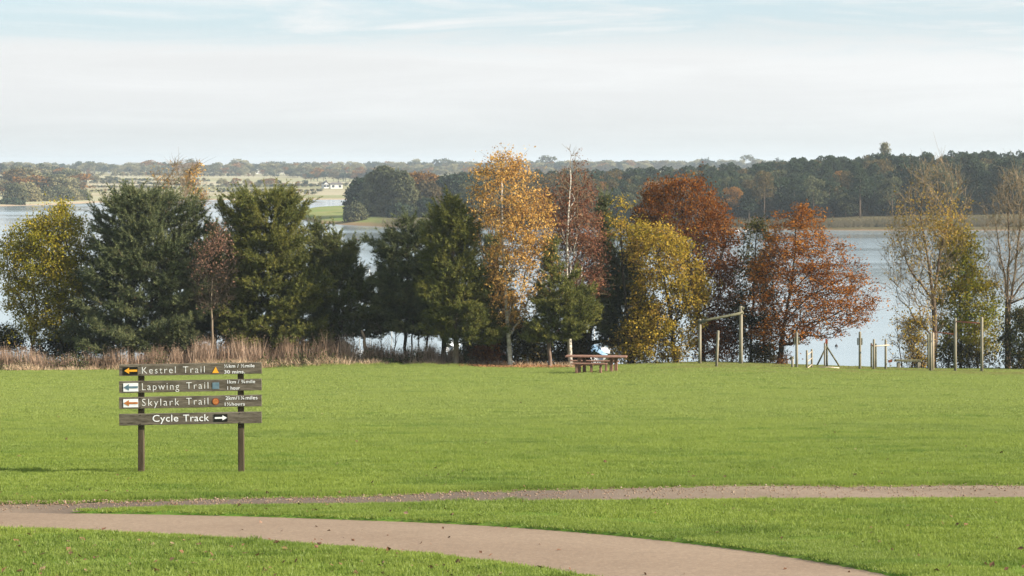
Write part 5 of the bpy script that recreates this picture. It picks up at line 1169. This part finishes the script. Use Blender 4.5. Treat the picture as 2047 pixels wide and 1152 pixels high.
# ------------------------------------------------------------------ far woods as masses
def crown_mesh(kind, seed, n, ls, conifer=False):
    """one tree about 10 m tall: leaf clumps over an uneven crown, with a trunk"""
    r = np.random.RandomState(seed); L = []
    nb = 9 if not conifer else 12
    for i in range(nb):
        if conifer: zc = 3.5 + 5.6 * i / nb; rc = 2.6 * (1 - .55 * i / nb); an = r.uniform(0, 6.28); c = np.array([math.cos(an) * rc * .45, math.sin(an) * rc * .45, zc]); R_ = np.array([rc * .75, rc * .75, .9])
        else: an = r.uniform(0, 6.28); rr = 1.9 * math.sqrt(r.rand()); zc = r.uniform(3.2, 8.0); c = np.array([math.cos(an) * rr, math.sin(an) * rr, zc - .25 * rr]); R_ = np.array([1.5, 1.5, 1.35]) * r.uniform(.8, 1.25)
        m = n // nb; d = r.randn(m, 3); d[:, 2] = np.where(r.rand(m) < .75, np.abs(d[:, 2]), d[:, 2]); d /= np.linalg.norm(d, axis=1)[:, None]; L.append(c + d * R_ * r.uniform(.75, 1.08, (m, 1)))
    C = np.vstack(L); V, Fq = quads(C, np.full(len(C), ls), r)
    Vt, Ft = tubes(np.array([[0, 0, -1.], [0, 0, 3.]]), np.array([[0, 0, 3.], [.1, 0, 7.]]), np.array([.16, .13]), np.array([.13, .06]), 5)
    return mesh_np(kind, np.vstack([V, Vt]), [np.vstack([Fq, Ft + len(V)])], [LM[kind], BARK['twig']], np.r_[np.zeros(len(Fq)), np.ones(len(Ft))])
kinds = [crown_mesh('green_far', 1, 1500, .22), crown_mesh('green_far', 2, 1500, .22, True), crown_mesh('green_far', 3, 1500, .2, True), crown_mesh('brown_far', 4, 1400, .2), crown_mesh('orange_far', 5, 1300, .2), crown_mesh('willow_far', 6, 1400, .2)]
r = np.random.RandomState(200); P, Sc, Id = [], [], []
TU = [930, 1080, 1200, 1350, 1500, 1600, 1700, 1800, 2047, 3400]; TV = [350, 348, 347, 342, 333, 326, 318, 314, 309, 305]
for row in range(16):
    u = 930.0 if row > 2 else 1060.0
    while u < 2500:
        Y = 500 + row * 13 + r.uniform(-4, 4); x = (u - 1023.5) / F * Y
        gzv = float(spit_z(np.array([x]), np.array([Y]))[0])
        fr = max(0, 1 - row / 6.0); vt = np.interp(u, TU, TV) + fr * r.uniform(2, 46) + r.uniform(-9, 10) - 3
        H = CAMZ - (vt - HOR) / F * Y - gzv; H = max(5, H)
        wd = r.uniform(.8, 1.15) * min(H, 12) / 10; k = r.choice(6, p=[.20, .25, .2, .14, .09, .12]); P.append((x, Y, gzv)); Sc.append((wd, wd, H / 9.6)); Id.append(k)
        u += r.uniform(22, 42) * 520 / Y * .9
for i in range(420):
    u = r.uniform(930, 2500); Y = 500 + r.rand() * 14 + (25 if u < 1100 else 0); x = (u - 1023.5) / F * Y; h = r.uniform(3, 6.5); P.append((x, Y, float(spit_z(np.array([x]), np.array([Y]))[0]) - h * .3)); Sc.append((h / 7, h / 7, h / 8)); Id.append(r.choice(6, p=[.5, .2, .1, .08, .02, .1]))
n = len(P); scatter('woodland', P, np.c_[np.zeros((n, 2)), r.uniform(0, 6.28, n)], Sc, Id, kinds)
# reed fringe below the wood and on the spit
V_, F_ = [], []; r = np.random.RandomState(201); n = 9000; u = r.uniform(760, 2500, n); u = u[r.rand(len(u)) < np.interp(u, [760, 860, 960, 1100], [.05, .5, .4, 1])]; n = len(u)
Y = shoreY(np.interp(u, SU, SF)) + np.interp(u, [760, 900, 1000, 2500], [6, 8, 5, 4]) + np.abs(r.randn(n)) * 3; x = (u - 1023.5) / F * Y; B = np.c_[x, Y, spit_z(x, Y)]
h = r.uniform(.6, 1.3, n); tip = B + np.c_[r.randn(n, 2) * .15, h]; wv = np.c_[np.full(n, .12), np.zeros(n), np.zeros(n)]
M['reed'] = leaf_mat('reed_fringe', [(.09, .085, .05), (.15, .13, .08), (.2, .17, .11)], .3, .1, .5)
tag(link('reed_fringe', mesh_np('reed_fringe', np.stack([B - wv, B + wv, tip + wv * .3, tip - wv * .3], 1).reshape(-1, 3), [np.arange(4 * n).reshape(-1, 4)], M['reed'])), kind='stuff')
# hedges, copses and woods over the far hills
kinds = [crown_mesh('green_far', 11, 420, .42), crown_mesh('willow_far', 12, 420, .42), crown_mesh('pale_far', 13, 420, .42), crown_mesh('orange_far', 14, 380, .42), crown_mesh('brown_far', 15, 420, .42), crown_mesh('green_far', 16, 380, .42, True)]
P, Sc, Id = [], [], []; r = np.random.RandomState(300)
CLEAR = [(516, 1990, 9), (565, 2050, 7), (672, 1235, 15), (650, 1245, 8), (135, 1990, 20), (218, 2050, 5), (1492, 2250, 6)]
def hill_tree(u, Y, h, pr):
    if any(abs(u - a) < w_ and Yh - 600 < Y < Yh + 25 for a, Yh, w_ in CLEAR): return
    x = (u - 1023.5) / F * Y; z_ = float(far_z(np.array([x]), np.array([Y]))[0])
    if z_ < .2: return
    w_ = h / 10 * r.uniform(1.2, 2.0); P.append((x, Y, z_ - .1 * h)); Sc.append((w_, w_, h / 9.6)); Id.append(r.choice(6, p=pr))
mixd = [.28, .30, .24, .04, .1, .04]; mixp = [.12, .26, .40, .07, .12, .03]; mixo = [.2, .25, .25, .12, .15, .03]
for (Y, u0, u1, h0, h1, gap, cover, pr) in (
    (1085, 130, 760, 1.0, 2.0, 3, .6, mixd), (1165, 150, 760, 1.2, 2.2, 3, .85, mixd), (1280, 585, 645, 3, 6, 6, .85, mixd), (1290, 140, 760, 1.6, 2.8, 3, .95, mixd), (1320, 440, 560, 3, 6, 6, .9, mixo), (1330, 170, 230, 3, 6, 6, .7, mixd), (1450, 610, 760, 5, 9, 6, 1, mixo), (1460, 120, 420, 1.6, 3, 3, .9, mixd),
    (1520, -50, 120, 6, 11, 6, 1, mixd), (1660, 120, 760, 2.5, 5, 3.5, .95, mixd), (980, -60, 120, 6, 11, 8, 1, mixp), (1050, -60, 170, 7, 11, 8, 1, mixo), (1160, -60, 150, 7, 11, 8, 1, mixo), (1300, -60, 150, 7, 11, 8, 1, mixp),
    (1700, 560, 1100, 6, 10, 5.5, .9, mixo), (1850, -60, 1000, 5, 9, 5.5, .9, mixp), (1900, -60, 1300, 8, 12, 5.5, .7, mixp), (2100, -60, 2100, 8, 12, 5, .8, mixd), (2350, -60, 2100, 6, 9, 4.5, .8, mixp), (2650, -60, 2100, 5, 8, 4, .85, mixp), (3000, -60, 2100, 4, 8, 4, .9, mixp), (3500, -60, 2100, 3, 8, 3.5, .9, mixp), (4200, -60, 2100, 2, 8, 3.5, 1, mixd), (2000, 1000, 1800, 9, 14, 5, .85, mixp)):
    u = float(u0)
    while u < u1:
        if r.rand() < cover * (.78 + .3 * math.sin(u * .021 + Y)): hill_tree(u + r.randn() * 2, Y * (1 + .03 * math.sin(u * .009 + Y * .01)) + r.randn() * (3 if Y < 1700 else 12), r.uniform(h0, h1) * (1.3 if r.rand() < .06 else 1), pr)
        u += gap * .7 * r.uniform(.6, 1.4)
n = len(P); scatter('distant_trees', P, np.c_[np.zeros((n, 2)), r.uniform(0, 6.28, n)], Sc, Id, kinds)
far_tree('column_poplar', 'slim dark column tree on the skyline right of centre', 2000, [(319, 1553, 1556), (325, 1551, 1558), (345, 1551, 1558)], 60, 'green_far', 900, .35, 140, spread=.02)
far_tree('skyline_oak', 'large round grey tree on the skyline above the distant fields', 1950, [(322, 1405, 1415), (328, 1399, 1421), (345, 1398, 1422)], 160, 'green_far', 3500, .4, 141, spread=.03)
far_tree('skyline_oak', 'large pale round tree on the skyline above the spit\'s orange tree', 1900, [(329, 792, 805), (336, 787, 812), (350, 788, 812)], 160, 'pale_far', 3500, .4, 142, spread=.03)

# far houses
M['hwall'] = solid_mat('house_wall', [(.6, .58, .54), (.72, .7, .66)], .5, None, .8); M['hroof'] = solid_mat('house_roof', [(.09, .08, .075), (.14, .12, .11)], .6, None, .8); M['pane'] = solid_mat('house_pane', [(.03, .04, .05), (.05, .06, .07)], .5, None, .2)
def house(u, v, Y, wpx, hpx, label, rz=0, gable=False):
    k = Y / F; x = (u - 1023.5) * k; zb = float(far_z(np.array([x]), np.array([float(Y)]))[0]); o = thing('cottage', label, 'house', (x, Y, zb), rz)
    W = wpx * k; tz = CAMZ - (v - hpx - HOR) * k - zb; wall = max(2.2, (tz - 0) * .6); D = 7.0
    MB().box((0, 0, wall / 2 - .2), (W, D, wall + .4)).build('wall', M['hwall'], o); e = .3; V = [(-W / 2 - e, -D / 2 - e, wall), (W / 2 + e, -D / 2 - e, wall), (W / 2 + e, D / 2 + e, wall), (-W / 2 - e, D / 2 + e, wall)]
    if gable: V += [(0, -D / 2 - e, tz), (0, D / 2 + e, tz)]; Fs = [(0, 4, 5, 3), (4, 1, 2, 5), (0, 3, 2, 1), (2, 3, 5)]; MB().add([(-W / 2, -D / 2 - .02, wall), (W / 2, -D / 2 - .02, wall), (0, -D / 2 - .02, tz - .3)], [(0, 1, 2)]).build('gable_wall', M['hwall'], o)
    else: V += [(-W / 2 + W * .12, 0, tz), (W / 2 - W * .12, 0, tz)]; Fs = [(0, 1, 5, 4), (2, 3, 4, 5), (1, 2, 5), (3, 0, 4), (0, 3, 2, 1)]
    rf = MB().add(V, Fs).build('roof', M['hroof'], o); MB().box((W * .2, 0, tz), (.7, .7, 1.6)).build('chimney', M['hroof'], rf)
    for q in (-.28, .28): MB().box((q * W, -D / 2 - .03, wall * .55), (1.2, .06, 1.1)).build('window', M['pane'], o)
house(516, 351, 1990, 12, 7, 'white gabled cottage among the far trees left of the spit', R(10), True)
house(565, 350, 2050, 9, 5, 'tiny white house right of the gabled cottage', R(-10))
house(672, 378, 1235, 24, 13, 'grey roofed bungalow behind the far shore left of the willow clump', R(8))
house(650, 377, 1245, 10, 14, 'small pale gabled house touching the bungalow', R(15), True)
house(135, 351, 1990, 36, 5, 'long low pale building on the far left hillside', R(3))
house(218, 349, 2050, 5, 9, 'tiny pale house on the far left skyline', R(10), True)
house(1492, 343, 2250, 9, 5, 'tiny white house on the skyline above the dark wood', R(0))

# ------------------------------------------------------------------ haze
hz, nt = new_mat('haze_air'); v = N(nt, 'ShaderNodeVolumePrincipled'); v.inputs['Color'].default_value = (.80, .91, 1.0, 1); v.inputs['Density'].default_value = .00017; v.inputs['Anisotropy'].default_value = .2
o_ = N(nt, 'ShaderNodeOutputMaterial'); nt.links.new(v.outputs[0], o_.inputs['Volume'])
tag(MB().box((0, 3500, 21), (9000, 7400, 52)).build('haze', hz), kind='stuff')
